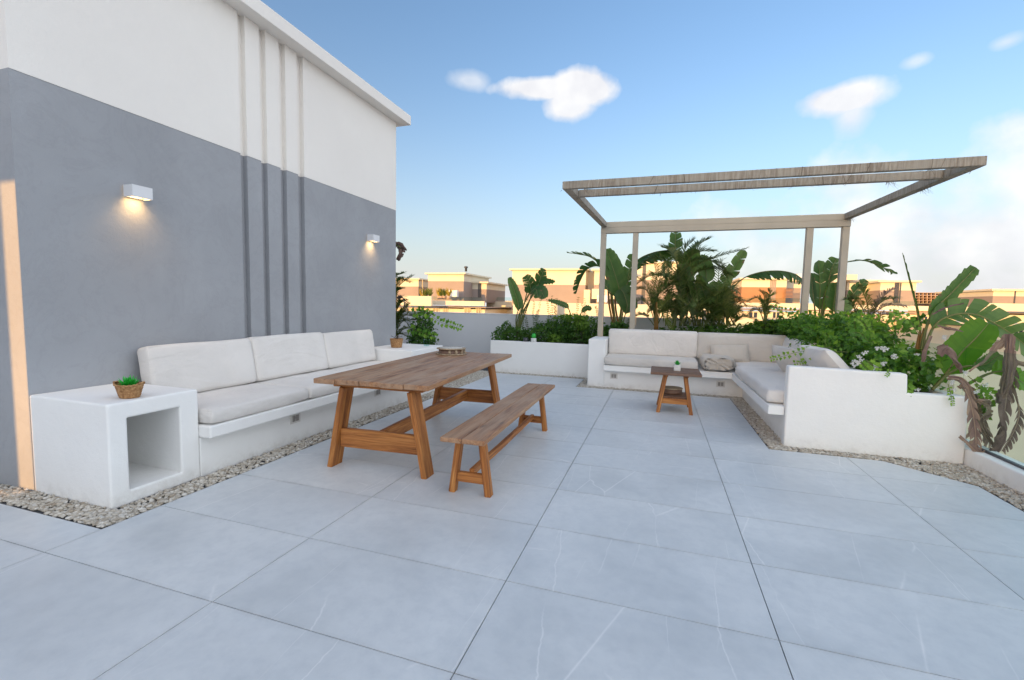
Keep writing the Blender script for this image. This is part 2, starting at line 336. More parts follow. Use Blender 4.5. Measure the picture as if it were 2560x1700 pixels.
def add_box(bm, x0, x1, y0, y1, z0, z1):
    v = [bm.verts.new(p) for p in ((x0, y0, z0), (x1, y0, z0), (x1, y1, z0), (x0, y1, z0), (x0, y0, z1), (x1, y0, z1), (x1, y1, z1), (x0, y1, z1))]
    for f in ((0, 3, 2, 1), (4, 5, 6, 7), (0, 1, 5, 4), (1, 2, 6, 5), (2, 3, 7, 6), (3, 0, 4, 7)): bm.faces.new([v[i] for i in f])
def bevel(bm, w, seg=2):
    if w > 0: bmesh.ops.bevel(bm, geom=list(bm.edges), offset=w, segments=seg, profile=.5, affect='EDGES', clamp_overlap=True)
def box(name, x0, x1, y0, y1, z0, z1, mat, parent=None, bev=0, seg=2, smooth=False):
    bm = bmesh.new(); add_box(bm, min(x0, x1), max(x0, x1), min(y0, y1), max(y0, y1), min(z0, z1), max(z0, z1)); bevel(bm, bev, seg)
    return from_bm(name, bm, mat, parent, smooth)
def beam(name, p0, p1, w, h, mat, parent=None, roll=0, bev=.004, taper=1.0, wob=0, seed=0, upv=(0, 0, 1)):
    """timber or tube from p0 to p1; local X runs along it, w across (local Y), h along local Z"""
    p0 = Vector(p0); p1 = Vector(p1); d = p1-p0; L = d.length; x = d.normalized()
    u = Vector(upv)
    if abs(x.dot(u)) > .95: u = Vector((0, 1, 0))
    y = u.cross(x).normalized(); z = x.cross(y)
    bm = bmesh.new(); add_box(bm, -L/2, L/2, -w/2, w/2, -h/2, h/2)
    if taper != 1:
        for v in bm.verts:
            if v.co.x > 0: v.co.y *= taper; v.co.z *= taper
    bevel(bm, bev, 1)
    if wob:
        lp = [e for e in bm.edges if abs((e.verts[0].co-e.verts[1].co).normalized().x) > .99]
        bmesh.ops.subdivide_edges(bm, edges=lp, cuts=7, use_grid_fill=True)
        rn = random.Random(seed)
        off = Vector((rn.random()*9, rn.random()*9, 0))
        for v in bm.verts:
            q = mnoise.noise_vector(v.co*2.2+off)*wob; v.co += Vector((0, q.y, q.z))
    mt = Matrix((( x.x, y.x, z.x, (p0.x+p1.x)/2), (x.y, y.y, z.y, (p0.y+p1.y)/2), (x.z, y.z, z.z, (p0.z+p1.z)/2), (0, 0, 0, 1)))
    if roll: mt = mt @ Matrix.Rotation(roll, 4, 'X')
    return from_bm(name, bm, mat, parent, matrix=mt)
def lathe(name, prof, mat, parent=None, loc=(0, 0, 0), n=32, smooth=True):
    v = []; f = []
    for (r_, z) in prof:
        for i in range(n):
            a = 2*math.pi*i/n; v.append((loc[0]+r_*math.cos(a), loc[1]+r_*math.sin(a), loc[2]+z))
    for k in range(len(prof)-1):
        for i in range(n): f.append((k*n+i, k*n+(i+1) % n, (k+1)*n+(i+1) % n, (k+1)*n+i))
    return mesh(name, v, f, mat, parent, smooth)
class Geo:
    def __init__(s): s.v = []; s.f = []; s.r = []
    def quad(s, a, b, c, d, r=.5):
        i = len(s.v); s.v += [a, b, c, d]; s.f.append((i, i+1, i+2, i+3)); s.r.append(r)
    def tube(s, pts, rad, n=6, r=.5, cap=True):
        base = len(s.v); m_ = len(pts)
        for k, p in enumerate(pts):
            t = (Vector(pts[min(k+1, m_-1)])-Vector(pts[max(k-1, 0)])).normalized()
            a = t.cross(Vector((.3, .2, 1)) if abs(t.z) < .9 else Vector((1, 0, 0))).normalized(); b = t.cross(a)
            rr = rad[k] if isinstance(rad, (list, tuple)) else rad
            for i in range(n):
                w = 2*math.pi*i/n; s.v.append(Vector(p)+a*(rr*math.cos(w))+b*(rr*math.sin(w)))
        for k in range(m_-1):
            for i in range(n):
                s.f.append((base+k*n+i, base+k*n+(i+1) % n, base+(k+1)*n+(i+1) % n, base+(k+1)*n+i)); s.r.append(r)
        if cap:
            s.f.append(tuple(base+i for i in range(n))[::-1]); s.r.append(r)
            s.f.append(tuple(base+(m_-1)*n+i for i in range(n))); s.r.append(r)
    def build(s, name, mat, parent=None, smooth=False):
        return mesh(name, s.v, s.f, mat, parent, smooth, s.r)
def spline(pts, n):
    P = [Vector(p) for p in pts]; P = [P[0]*2-P[1]]+P+[P[-1]*2-P[-2]]; out = []
    segs = len(P)-3
    for k in range(n+1):
        t = k/n*segs; i = min(int(t), segs-1); u = t-i; a, b, c, d = P[i:i+4]
        out.append(.5*((2*b)+(c-a)*u+(2*a-5*b+4*c-d)*u*u+(3*b-a-3*c+d)*u**3))
    return out

# ------------------------------------------------------------------ terrace floor: slab and tiles
XW = -4.09           # face of the rooftop building's long wall
floor = box('terrace_floor', -9.2, 2.98, -6.0, 9.78, -.30, -.012, 'grout'); tag(floor, kind='structure')
def on_floor(x, y):
    if y < 1.71: ok = x > -9.1
    else: ok = x > -3.07
    if not ok: return False
    if y > 8.47: return False
    if x > -1.30 and y > 7.60: return False
    if x > 1.085 and y > 4.955: return False
    if x > 2.48: return False
    if x+y > 6.98 and x > 1.1: return False
    return True
CUTS = [((-3.07, 0, 0), (1, 0, 0)), ((0, 1.71, 0), (0, 1, 0)), ((0, 8.47, 0), (0, 1, 0)), ((-1.30, 0, 0), (1, 0, 0)), ((0, 7.60, 0), (0, 1, 0)),
        ((1.085, 0, 0), (1, 0, 0)), ((0, 4.955, 0), (0, 1, 0)), ((2.48, 0, 0), (1, 0, 0)), ((6.98, 0, 0), (1, 1, 0))]
OX, OY, TA, TB, GAP = -2.242*CAMH, 1.058*CAMH, 1.2, .6, .0024
full_mesh = None
for i in range(-6, 7):
    for j in range(-12, 14):
        x0, x1 = OX+TA*i+GAP, OX+TA*(i+1)-GAP; y0, y1 = OY+TB*j+GAP, OY+TB*(j+1)-GAP
        if x1 < -9.2 or y0 < -5.9 or x0 > 2.5: continue
        corners = [on_floor(x0+(x1-x0)*a, y0+(y1-y0)*b) for a in (0, .25, .5, .75, 1) for b in (0, .33, .66, 1)]
        if not any(corners): continue
        cx_, cy_ = (x0+x1)/2, (y0+y1)/2
        whole = all(corners)
        if whole and full_mesh is not None:
            o = bpy.data.objects.new('tile', full_mesh); link(o, floor); o.location = (cx_, cy_, 0); continue
        bm = bmesh.new(); vs = [bm.verts.new(p) for p in ((x0, y0, 0), (x1, y0, 0), (x1, y1, 0), (x0, y1, 0))]; bm.faces.new(vs)
        if not whole:
            for co, no in CUTS: bmesh.ops.bisect_plane(bm, geom=list(bm.verts)+list(bm.edges)+list(bm.faces), plane_co=co, plane_no=no)
            bad = [f for f in bm.faces if not on_floor(*f.calc_center_median().xy)]
            bmesh.ops.delete(bm, geom=bad, context='FACES')
            if not bm.faces: bm.free(); continue
            bmesh.ops.dissolve_limit(bm, angle_limit=.01, verts=list(bm.verts), edges=list(bm.edges))
        for v in bm.verts: v.co -= Vector((cx_, cy_, 0))
        tops = list(bm.faces)
        ex = bmesh.ops.extrude_face_region(bm, geom=tops)
        for v in [g_ for g_ in ex['geom'] if isinstance(g_, bmesh.types.BMVert)]: v.co.z = 0
        for v in bm.verts:
            v.tag = False
        newv = set(g_ for g_ in ex['geom'] if isinstance(g_, bmesh.types.BMVert))
        for v in bm.verts:
            if v not in newv: v.co.z = -.0115
        bmesh.ops.recalc_face_normals(bm, faces=list(bm.faces))
        o = from_bm('tile', bm, 'tile', floor); o.location = (cx_, cy_, 0)
        if whole: full_mesh = o.data

# gravel strips: real pebbles
def gravel():
    rs = np.random.RandomState(4)
    rects = [(-9.0, -3.085, 1.73, 1.90, 2), (-3.28, -3.085, 1.73, 6.75, 2), (-4.0, -3.07, 6.52, 8.47, 1), (-4.0, -1.29, 8.48, 8.62, 1), (-1.28, -1.13, 7.62, 8.6, 1),
             (-1.28, 1.30, 7.615, 7.75, 1), (1.10, 1.29, 4.98, 7.74, 2), (1.1, 2.72, 4.97, 5.12, 2), (2.50, 2.72, -1.0, 5.0, 2)]
    bm = bmesh.new(); bmesh.ops.create_icosphere(bm, subdivisions=1, radius=1)
    S1 = (np.array([v.co for v in bm.verts]), np.array([[v.index for v in f.verts] for f in bm.faces])); bm.free()
    bm = bmesh.new(); bmesh.ops.create_icosphere(bm, subdivisions=2, radius=1)
    S2 = (np.array([v.co for v in bm.verts]), np.array([[v.index for v in f.verts] for f in bm.faces])); bm.free()
    V = []; Fc = []; Rr = []; off = 0
    spots = []
    for (x0, x1, y0, y1, q) in rects:
        a = (x1-x0)*(y1-y0); n = int(a*4300)
        spots += [(x, y, q) for x, y in zip(rs.uniform(x0, x1, n), rs.uniform(y0, y1, n))]
    tri = [(x, y, 2) for x, y in zip(rs.uniform(2.0, 2.5, 1500), rs.uniform(4.4, 4.96, 1500)) if x+y > 7.0]
    for (x, y, q) in spots+tri:
        if y < 5.0 and x > 2.3 and x+y < 6.99 and x < 2.5: continue
        if -9 < x < -5.2: continue
        dist = math.hypot(x, y); sv, sf = S2 if dist < 4.6 else S1
        s = rs.uniform(.0075, .0155)*np.array([1.3, rs.uniform(.7, 1.0), rs.uniform(.5, .75)])
        p = sv*s*(1+rs.uniform(-.16, .16, (len(sv), 1)))
        a = rs.uniform(0, 6.28); tl = rs.uniform(-.5, .5); ca, sa = math.cos(a), math.sin(a); ct, st = math.cos(tl), math.sin(tl)
        p = p @ np.array([[1, 0, 0], [0, ct, st], [0, -st, ct]]) @ np.array([[ca, sa, 0], [-sa, ca, 0], [0, 0, 1]])
        p += np.array([x, y, -.009+rs.uniform(0, .016)])
        V.append(p); Fc.append(sf+off); off += len(sv); Rr += [min(1, max(0, rs.normal(.5, .25)))]*len(sf)
    V = np.concatenate(V); Fc = np.concatenate(Fc)
    o = mesh('gravel', V.tolist(), Fc.tolist(), 'pebble', smooth=True, r=Rr); tag(o, 'strip of small pale river pebbles along the foot of the benches and planters', 'gravel', kind='stuff')
gravel()

# ------------------------------------------------------------------ rooftop building with the two-tone wall
hb = thing('rooftop_building', (-6.5, 4.2, 0), 'rooftop stair building with grey lower wall, white upper wall and four vertical grooves', 'building')
GR = [(3.62, 3.70), (3.872, 3.952), (4.13, 4.217), (4.39, 4.485)]
def wall_profile(z0, z1, name, mat, xw=XW):
    pts = [(xw, 1.90)]
    for a, b in GR: pts += [(xw, a), (xw-.055, a), (xw-.055, b), (xw, b)]
    pts += [(xw, 6.46), (-9.0, 6.46), (-9.0, 1.90)]
    n = len(pts); v = [(x, y, z0) for x, y in pts]+[(x, y, z1) for x, y in pts]
    f = [(i, (i+1) % n, n+(i+1) % n, n+i) for i in range(n)]+[tuple(range(n))[::-1], tuple(range(n, 2*n))]
    return mesh(name, v, f, mat, hb)
wall_profile(-.02, 2.835, 'lower_wall', 'wall_grey'); wall_profile(2.8352, 4.20, 'upper_wall', 'wall_white', XW+.004)
box('cornice', -9.2, -3.92, 1.70, 6.63, 4.2005, 4.345, 'wall_white', hb, .006)
box('house_body', -9.15, 2.93, -5.9, 9.74, -9.0, -.305, 'villa_white', hb)

def sconce(y, z, lab):
    g_ = thing('wall_light', (XW, y, z), lab, 'wall light', 'lit wall lights')
    box('back_plate', XW+.0005, XW+.012, y-.066, y+.066, z-.040, z+.040, 'lamp_white', g_)
    bm = bmesh.new(); w, d, h, t = .075, .115, .046, .006
    add_box(bm, XW+.0122, XW+d, y-w, y+w, z+h-t, z+h)
    add_box(bm, XW+d-t, XW+d, y-w, y+w, z-h, z+h-t-.0002)
    add_box(bm, XW+.0122, XW+d-t-.0002, y-w, y-w+t, z-h, z+h-t-.0002); add_box(bm, XW+.0122, XW+d-t-.0002, y+w-t, y+w, z-h, z+h-t-.0002)
    from_bm('housing', bm, 'lamp_white', g_)
    box('diffuser', XW+.022, XW+d-.014, y-w+.012, y+w-.012, z-h+.030, z-h+.034, 'lamp_glow', g_)
    ld = bpy.data.lights.new('lamp_light', 'AREA'); ld.shape = 'RECTANGLE'; ld.size = .06; ld.size_y = .10; ld.energy = .13; ld.color = (1, .60, .25); ld.spread = R(110)
    lo = bpy.data.objects.new('lamp_light', ld); link(lo, g_); lo.location = (XW+.055, y, z-h+.026)
sconce(2.610, 2.205, 'lit white box wall light on the grey wall above the potted succulent table')
sconce(5.77, 2.295, 'lit white box wall light on the grey wall between the grooves and its far corner')

# unseen slotted wall added left behind the camera to shape the sunlight: a blade of low sun passes its slot and grazes the building's end face
sw = thing('added_slot_wall', (-6.3, -3.15, 0), 'added unseen white wall behind the terrace, its slot shaping a blade of sun', 'wall')
def back_x(x, d): return x-d*math.tan(SUN_AZ)
DZ = 4.9/math.cos(SUN_AZ)*math.tan(SUN_EL)
SL, SRt, SB, ST = back_x(-4.255, 4.9)-.02, back_x(-4.085, 4.9), DZ, 2.12+DZ
box('wall', -9.15, SL, -3.04, -3.0, -.012, 5.0, 'wall_white', sw); box('wall', SRt, -4.6, -3.04, -3.0, -.012, 5.0, 'wall_white', sw)
box('wall', SL, SRt, -3.04, -3.0, -.012, SB, 'wall_white', sw); box('wall', SL, SRt, -3.04, -3.0, ST, 5.0, 'wall_white', sw)
# unseen villa added behind the camera, sized and split to shadow the terrace
vb = thing('villa', (-22, -46, -9), 'unseen wide white villa added behind the terrace to shade it', 'villa', 'neighbouring villas')
HB = 3.0+52/math.cos(SUN_AZ)*math.tan(SUN_EL)
for (xa, xb) in ((-44, back_x(-4.55, 41.9)-1.4), (back_x(-3.6, 41.9), -7)):
    box('wall', xa, xb, -43, -40, -9, HB-.3, 'wall_white', vb); box('roof_slab', xa, xb, -43.1, -39.9, HB-.299, HB, 'wall_white', vb)

# ------------------------------------------------------------------ masonry benches and planters
def cushion(name, x0, x1, y0, y1, z0, z1, mat, label, axis='z', crown=.02, bev=.035, group=None, tilt=None, seed=0, cat='cushion', piping=True, wr=.007):
    """soft box; axis is its thin direction. tilt = (angle, axis letter, pivot)"""
    c = Vector(((x0+x1)/2, (y0+y1)/2, (z0+z1)/2)); h = Vector((x1-x0, y1-y0, z1-z0))/2
    k = 'xyz'.index(axis); i, j = [q for q in range(3) if q != k]
    bm = bmesh.new(); add_box(bm, -h.x, h.x, -h.y, h.y, -h.z, h.z)
    bmesh.ops.bevel(bm, geom=list(bm.edges), offset=min(bev, h[k]*.9), segments=4, profile=.5, affect='EDGES')
    for ax in (i, j):
        n = max(4, int(h[ax]*2/.07))
        for q in range(1, n):
            pc = Vector((0, 0, 0)); pc[ax] = -h[ax]+2*h[ax]*q/n; no = Vector((0, 0, 0)); no[ax] = 1
            bmesh.ops.bisect_plane(bm, geom=list(bm.verts)+list(bm.edges)+list(bm.faces), plane_co=pc, plane_no=no)
    off = Vector((seed*3.1, seed*1.7, seed*.9))
    for v in bm.verts:
        a = min(1, abs(v.co[i])/h[i]); b = min(1, abs(v.co[j])/h[j]); s = v.co[k]/h[k]
        v.co[k] += s*crown*(1-a**3)*(1-b**3) - s*.012*(a**6*b**6)
        bulge = .014*(1-s*s)
        v.co[i] += math.copysign(bulge*(a**8), v.co[i]); v.co[j] += math.copysign(bulge*(b**8), v.co[j])
        q = mnoise.noise(v.co*4.5+off)*wr + mnoise.noise(v.co*Vector((9, 9, 9)).x+off)*wr*.5
        v.co[k] += q; v.co[i] += q*.6; v.co[j] += mnoise.noise(v.co*3.0-off)*wr*.8
    mt = Matrix.Translation(c)
    if tilt:
        ang, ax, pv = tilt; pv = Vector(pv); mt = Matrix.Translation(pv) @ Matrix.Rotation(ang, 4, ax) @ Matrix.Translation(-pv) @ mt
    o = from_bm(name, bm, mat, None, True, mt); tag(o, label, cat, group)
    if piping:
        for s in (-1, 1):
            g_ = Geo(); pts = []; rr = bev*.8; e = [h[i]-.010, h[j]-.010]; N = 10
            for (sx, sy, a0) in ((1, 1, 0), (-1, 1, 90), (-1, -1, 180), (1, -1, 270)):
                for q in range(N//2+1):
                    a = R(a0+90*q/(N//2)); p = Vector((0, 0, 0)); p[i] = sx*(e[0]-rr)+rr*math.cos(a); p[j] = sy*(e[1]-rr)+rr*math.sin(a); p[k] = s*(h[k]-.014); pts.append(p)
            fine = []
            for q in range(len(pts)):
                A, B = pts[q], pts[(q+1) % len(pts)]; m_ = max(1, int((B-A).length/.08))
                fine += [A.lerp(B, w/m_) for w in range(m_)]
            fine.append(fine[0])
            for p in fine:
                p[k] += mnoise.noise(p*4.5+off)*wr
                p[i] += math.copysign(.007, p[i]) if abs(p[i]) > e[0]*.97 else 0
                p[j] += math.copysign(.007, p[j]) if abs(p[j]) > e[1]*.97 else 0
            g_.tube(fine, .0030, 5, cap=False)
            po = g_.build('piping', mat, None, True); po.parent = o
    return o

XB, XS = -3.30, -3.19        # front of the left bench base, front of its seat slab
lb = thing('masonry_bench', (-3.7, 4.0, 0), 'long white plastered bench with hollow end table built along the grey wall', 'bench')
def end_table_hollow():
    bm = bmesh.new()
    x0, x1, y0, y1, z0, z1 = XW+.001, XB, 1.90, 2.50, -.012, .682
    hy0, hy1, hz0, hz1, hx = 2.015, 2.358, .085, .572, XW+.12
    o = [bm.verts.new((x1, y, z)) for y, z in ((y0, z0), (y1, z0), (y1, z1), (y0, z1))]; hl = [bm.verts.new((x1, y, z)) for y, z in ((hy0, hz0), (hy1, hz0), (hy1, hz1), (hy0, hz1))]
    bk = [bm.verts.new((hx, y, z)) for y, z in ((hy0, hz0), (hy1, hz0), (hy1, hz1), (hy0, hz1))]; rr = [bm.verts.new((x0, y, z)) for y, z in ((y0, z0), (y1, z0), (y1, z1), (y0, z1))]
    for i in range(4):
        j = (i+1) % 4
        bm.faces.new((o[i], o[j], hl[j], hl[i])); bm.faces.new((hl[i], hl[j], bk[j], bk[i])); bm.faces.new((o[j], o[i], rr[i], rr[j]))
    bm.faces.new(bk); bm.faces.new(rr[::-1])
    bmesh.ops.recalc_face_normals(bm, faces=list(bm.faces))
    eds = [e for e in bm.edges if not (e.verts[0] in bk or e.verts[1] in bk)]
    bmesh.ops.bevel(bm, geom=eds, offset=.014, segments=3, profile=.5, affect='EDGES')
    from_bm('end_table', bm, 'white_plaster', lb)
end_table_hollow()
box('base', XW+.001, XB+.0015, 2.5005, 5.60, -.012, .305, 'white_plaster', lb, .006)
box('seat_slab', XW+.0012, XS, 2.5008, 5.615, .3055, .402, 'white_plaster', lb, .012)
box('end_table', XW+.0014, XB, 5.6165, 6.60, -.012, .690, 'white_plaster', lb, .014, 3)
def outlet(parent, c, axis):
    """cover plate set in the bench front; axis = outward direction"""
    cx_, cy_, cz = c; w, h = .062, .047
    def bxx(n, a0, a1, b0, b1, d0, d1, mat, par):
        if axis == 'x': return box(n, cx_+d0, cx_+d1, cy_+a0, cy_+a1, cz+b0, cz+b1, mat, par, .0015)
        return box(n, cx_+a0, cx_+a1, cy_-d1, cy_-d0, cz+b0, cz+b1, mat, par, .0015)
    p = bxx('outlet', -w, w, -h, h, .0005, .009, 'outlet_plastic', parent)
    q = [bxx('socket', -.040, -.003, -.030, .030, .0092, .0125, 'outlet_inner', None), bxx('socket', .003, .040, -.030, .030, .0092, .0125, 'outlet_inner', None)]
    for o in q: o.parent = p; o.matrix_parent_inverse = Matrix.Translation(-Vector(parent.location)) @ Matrix.Identity(4); o.matrix_parent_inverse = (Matrix.Translation(-Vector(parent.location)) @ Matrix.Translation(Vector(parent.location)))
outlet(lb, (XB+.0015, 3.45, .235), 'x'); outlet(lb, (XB+.0015, 4.80, .250), 'x')
LG = 'cushions on the long bench by the grey wall'
YS = [2.515, 3.535, 4.575, 5.60]
for k, nm in enumerate(('next to the hollow end table', 'in the middle of the long bench', 'next to the far end table')):
    cushion('seat_cushion', -3.98, -3.205+.006*(k == 1), YS[k]+.008, YS[k+1]-.008, .405, .525, 'cushion_white', 'pale fabric seat cushion '+nm+' along the grey wall', 'z', .008, .022, LG, seed=k)
    x0 = -3.90
    cushion('back_cushion', x0-.075, x0+.075, YS[k]+.035*(k == 0)+.006, YS[k+1]-.006-.03*(k == 2), .535, .965+.012*(k == 1), 'cushion_white', 'pale fabric back cushion leaning on the grey wall, '+nm, 'x', .010, .028, LG, tilt=(R(-11), 'Y', (x0, 0, .535)), seed=k+7)

cb_ = thing('corner_bench', (.3, 8.0, 0), 'white plastered L-shaped corner bench under the pergola', 'bench')
box('arm', -1.13, -.845, 7.75, 8.62, -.012, .812, 'white_plaster', cb_, .014, 3)
box('base', -.8445, 1.95, 7.75, 8.36, -.012, .305, 'white_plaster', cb_, .004)
box('base', 1.28, 1.9495, 5.242, 7.7495, -.012, .305, 'white_plaster', cb_, .004)
def l_slab():
    pts = [(-.8445, 7.60), (1.10, 7.60), (1.10, 5.16), (1.248, 5.16), (1.248, 5.242), (1.9495, 5.242), (1.9495, 8.36), (-.8445, 8.36)]
    bm = bmesh.new(); n = len(pts); a = [bm.verts.new((x, y, .3055)) for x, y in pts]; b = [bm.verts.new((x, y, .400)) for x, y in pts]
    bm.faces.new(a[::-1]); bm.faces.new(b)
    for i in range(n): bm.faces.new((a[i], a[(i+1) % n], b[(i+1) % n], b[i]))
    bevel(bm, .008, 2); from_bm('seat_slab', bm, 'white_plaster', cb_)
l_slab()
box('back_wall', -.8445, 2.05, 8.3605, 8.47, -.012, .76, 'white_plaster', cb_, .01); box('back_wall', 1.95, 2.05, 5.2425, 8.360, -.012, .76, 'white_plaster', cb_, .01)
outlet(cb_, (-.685, 7.75, .205), 'y'); outlet(cb_, (.965, 7.75, .190), 'y')
CG = 'cushions on the corner bench'
cushion('seat_cushion', -.835, .60, 7.58, 8.30, .403, .545, 'cushion_beige', 'long beige seat cushion beside the left arm of the corner bench', 'z', .010, .028, CG, seed=21)
cushion('seat_cushion', 1.17, 1.94, 7.36, 8.30, .403, .530, 'cushion_white', 'pale seat cushion in the inner corner of the corner bench', 'z', .010, .028, CG, seed=22)
cushion('seat_cushion', 1.105, 1.92, 5.255, 7.34, .403, .545, 'cushion_white', 'long pale seat cushion running behind the white end wall of the corner bench', 'z', .010, .028, CG, seed=23)
cushion('back_cushion', -.825, .615, 8.13, 8.27, .555, .975, 'cushion_white', 'wide pale back cushion beside the left arm of the corner bench', 'y', .010, .03, CG, tilt=(R(7) , 'X', (0, 8.2, .555)), seed=24)
cushion('back_cushion', .628, 1.93, 8.13, 8.27, .545, .965, 'cushion_beige', 'wide beige back cushion in the corner behind the small pillow', 'y', .010, .03, CG, tilt=(R(7), 'X', (0, 8.2, .555)), seed=25)
cushion('back_cushion', 1.80, 1.92, 6.75, 8.02, .55, .95, 'cushion_white', 'pale back cushion on the side wing of the corner bench', 'x', .010, .03, CG, tilt=(R(9), 'Y', (1.86, 0, .55)), seed=26)
def pillow(name, w, h, t, mat, label, mt, seed=0, wr=.010, group=None):
    n = 22; V = []; Fc = []; off = Vector((seed*2.3, seed, 1.1))
    for s in (1, -1):
        for i in range(n+1):
            for j in range(n+1):
                u = -1+2*i/n; v = -1+2*j/n
                th = t*((1-u**4)*(1-v**4))**.55
                x = w*u*(1-.07*(1-abs(v))*abs(u)**3*0-.05*(1-v*v)); y = h*v*(1-.07*(1-u*u))
                q = mnoise.noise(Vector((x*6, y*6, s))+off)*wr*(1-u**4)*(1-v**4)
                V.append((x, y, s*th+q))
        b = (0 if s == 1 else (n+1)**2)
        for i in range(n):
            for j in range(n):
                a = b+i*(n+1)+j; f = (a, a+n+1, a+n+2, a+1); Fc.append(f if s == 1 else f[::-1])
    o = mesh(name, V, Fc, mat, None, True, matrix=mt); tag(o, label, 'pillow', group); return o
pillow('pillow', .285, .155, .075, 'pillow_beige', 'small rectangular beige pillow leaning on the back cushion of the corner bench', Matrix.Translation((1.10, 7.99, .655)) @ Matrix.Rotation(R(-4), 4, 'Y') @ Matrix.Rotation(R(66), 4, 'X'), 3)
# folded pillow standing in the gap between the seat cushions
def folded():
    bm = bmesh.new(); n = 40; prof = []
    for i in range(n):
        a = 2*math.pi*i/n; ca, sa = math.cos(a), math.sin(a)
        prof.append((.24*math.copysign(abs(ca)**.55, ca), .115*math.copysign(abs(sa)**.6, sa)))
    rings = []
    ys = [-.30, -.295, -.27, -.2, -.1, 0, .1, .2, .27, .295, .30]
    for y in ys:
        sc = (1-max(0, (abs(y)-.24)/.06)**2*.30)
        rings.append([bm.verts.new((x*sc*(1+.05*mnoise.noise(Vector((x*5, y*4, z*5)))), y, z*sc*(1-.08*(x/.24)) + .012*mnoise.noise(Vector((x*9, y*9, z*9+3))))) for x, z in prof])
    for k in range(len(ys)-1):
        for i in range(n): bm.faces.new((rings[k][i], rings[k][(i+1) % n], rings[k+1][(i+1) % n], rings[k+1][i]))
    # front end: a crumpled fan of folds
    for ring, y, fl in ((rings[0], -.30, 1), (rings[-1], .30, 0)):
        prev = ring
        for sc in (.86, .7, .52, .34, .16):
            cur = [bm.verts.new((x*sc, y+(-1 if fl else 1)*(.012+.016*math.sin(x*sc*60+z*sc*95)+.02*mnoise.noise(Vector((x*sc*12, z*sc*12, 5)))), z*sc)) for x, z in prof]
            for i in range(n): bm.faces.new((prev[i], prev[(i+1) % n], cur[(i+1) % n], cur[i]))
            prev = cur
        bm.faces.new(prev)
    bmesh.ops.recalc_face_normals(bm, faces=list(bm.faces))
    o = from_bm('folded_pillow', bm, 'pillow_beige', None, True, Matrix.Translation((.905, 7.88, .522)) @ Matrix.Rotation(R(-2), 4, 'Y')); tag(o, 'folded rounded beige pillow with a creased end lying on the bench slab', 'pillow')
folded()
pillow('pillow', .30, .24, .10, 'cushion_beige', 'pale square pillow under the leafy sprig on the side wing', Matrix.Translation((1.66, 6.72, .69)) @ Matrix.Rotation(R(100), 4, 'Z') @ Matrix.Rotation(R(58), 4, 'X'), 5)
pillow('pillow', .36, .30, .11, 'cushion_white', 'large white pillow leaning behind the white end wall of the corner bench', Matrix.Translation((1.80, 5.78, .745)) @ Matrix.Rotation(R(95), 4, 'Z') @ Matrix.Rotation(R(48), 4, 'X'), 6)

pb = thing('planter', (-2.2, 9.1, 0), 'low white plastered planter along the parapet, left of the corner bench', 'planter')
box('front_wall', -3.25, -1.1302, 8.62, 8.72, -.012, .640, 'white_plaster', pb, .012); box('end_wall', -3.25, -3.15, 8.7202, 9.598, -.012, .636, 'white_plaster', pb, .012)
box('soil', -3.1498, -1.1304, 8.7204, 9.598, -.012, .56, 'soil', pb)
pr = thing('planter', (2.3, 6.5, 0), 'stepped white plastered planter wrapping behind the corner bench to the glass balustrade', 'planter')
def step_wall():
    pts = [(1.25, 0), (2.70, 0), (2.70, .622), (2.235, .622), (2.225, .80), (1.25, .815)]
    bm = bmesh.new(); n = len(pts); a = [bm.verts.new((x, 5.12, z-.012 if z == 0 else z)) for x, z in pts]; b = [bm.verts.new((x, 5.242, z-.012 if z == 0 else z)) for x, z in pts]
    bm.faces.new(a); bm.faces.new(b[::-1])
    for i in range(n): bm.faces.new((a[(i+1) % n], a[i], b[i], b[(i+1) % n]))
    bmesh.ops.recalc_face_normals(bm, faces=list(bm.faces)); bevel(bm, .016, 3); from_bm('end_wall', bm, 'white_plaster', pr)
step_wall()
box('side_wall', 2.60, 2.6995, 5.2425, 9.598, -.012, .615, 'white_plaster', pr, .01)
box('soil', 2.0502, 2.5995, 5.2427, 9.598, -.012, .585, 'soil', pr); box('soil', -1.1298, 2.050, 8.4702, 9.598, -.012, .62, 'soil', pr)

pw = thing('parapet_wall', (-3, 9.68, 0), 'pale grey rendered parapet wall at the far edge of the terrace', 'wall')
box('wall', -9.0, 1.2, 9.60, 9.74, -.012, 1.145, 'parapet_plaster', pw, .006); box('coping', -9.0, 1.2, 9.594, 9.746, 1.1452, 1.163, 'white_plaster', pw, .004)
gb = thing('glass_balustrade', (2.8, 4, 0), 'clear glass balustrade on a white kerb beside the stepped planter', 'balustrade')
box('kerb', 2.705, 2.93, -3.0, 9.74, -.012, .150, 'white_plaster', gb, .012)
for k in range(6):
    y0 = -2.95+k*2.1; box('glass_panel', 2.800, 2.812, y0+.006, y0+2.094, .1505, 1.05, 'glass', gb)
    box('clamp_rail', 2.792, 2.820, y0+.3, y0+1.8, .1502, .168, 'metal_dark', gb)
gb2 = thing('glass_balustrade', (2, 9.7, 0), 'clear glass balustrade behind the palms at the far end', 'balustrade')
box('kerb', 1.2005, 2.704, 9.60, 9.74, -.012, .20, 'white_plaster', gb2, .01); box('glass_panel', 1.205, 2.70, 9.66, 9.672, .2005, 1.12, 'glass', gb2)

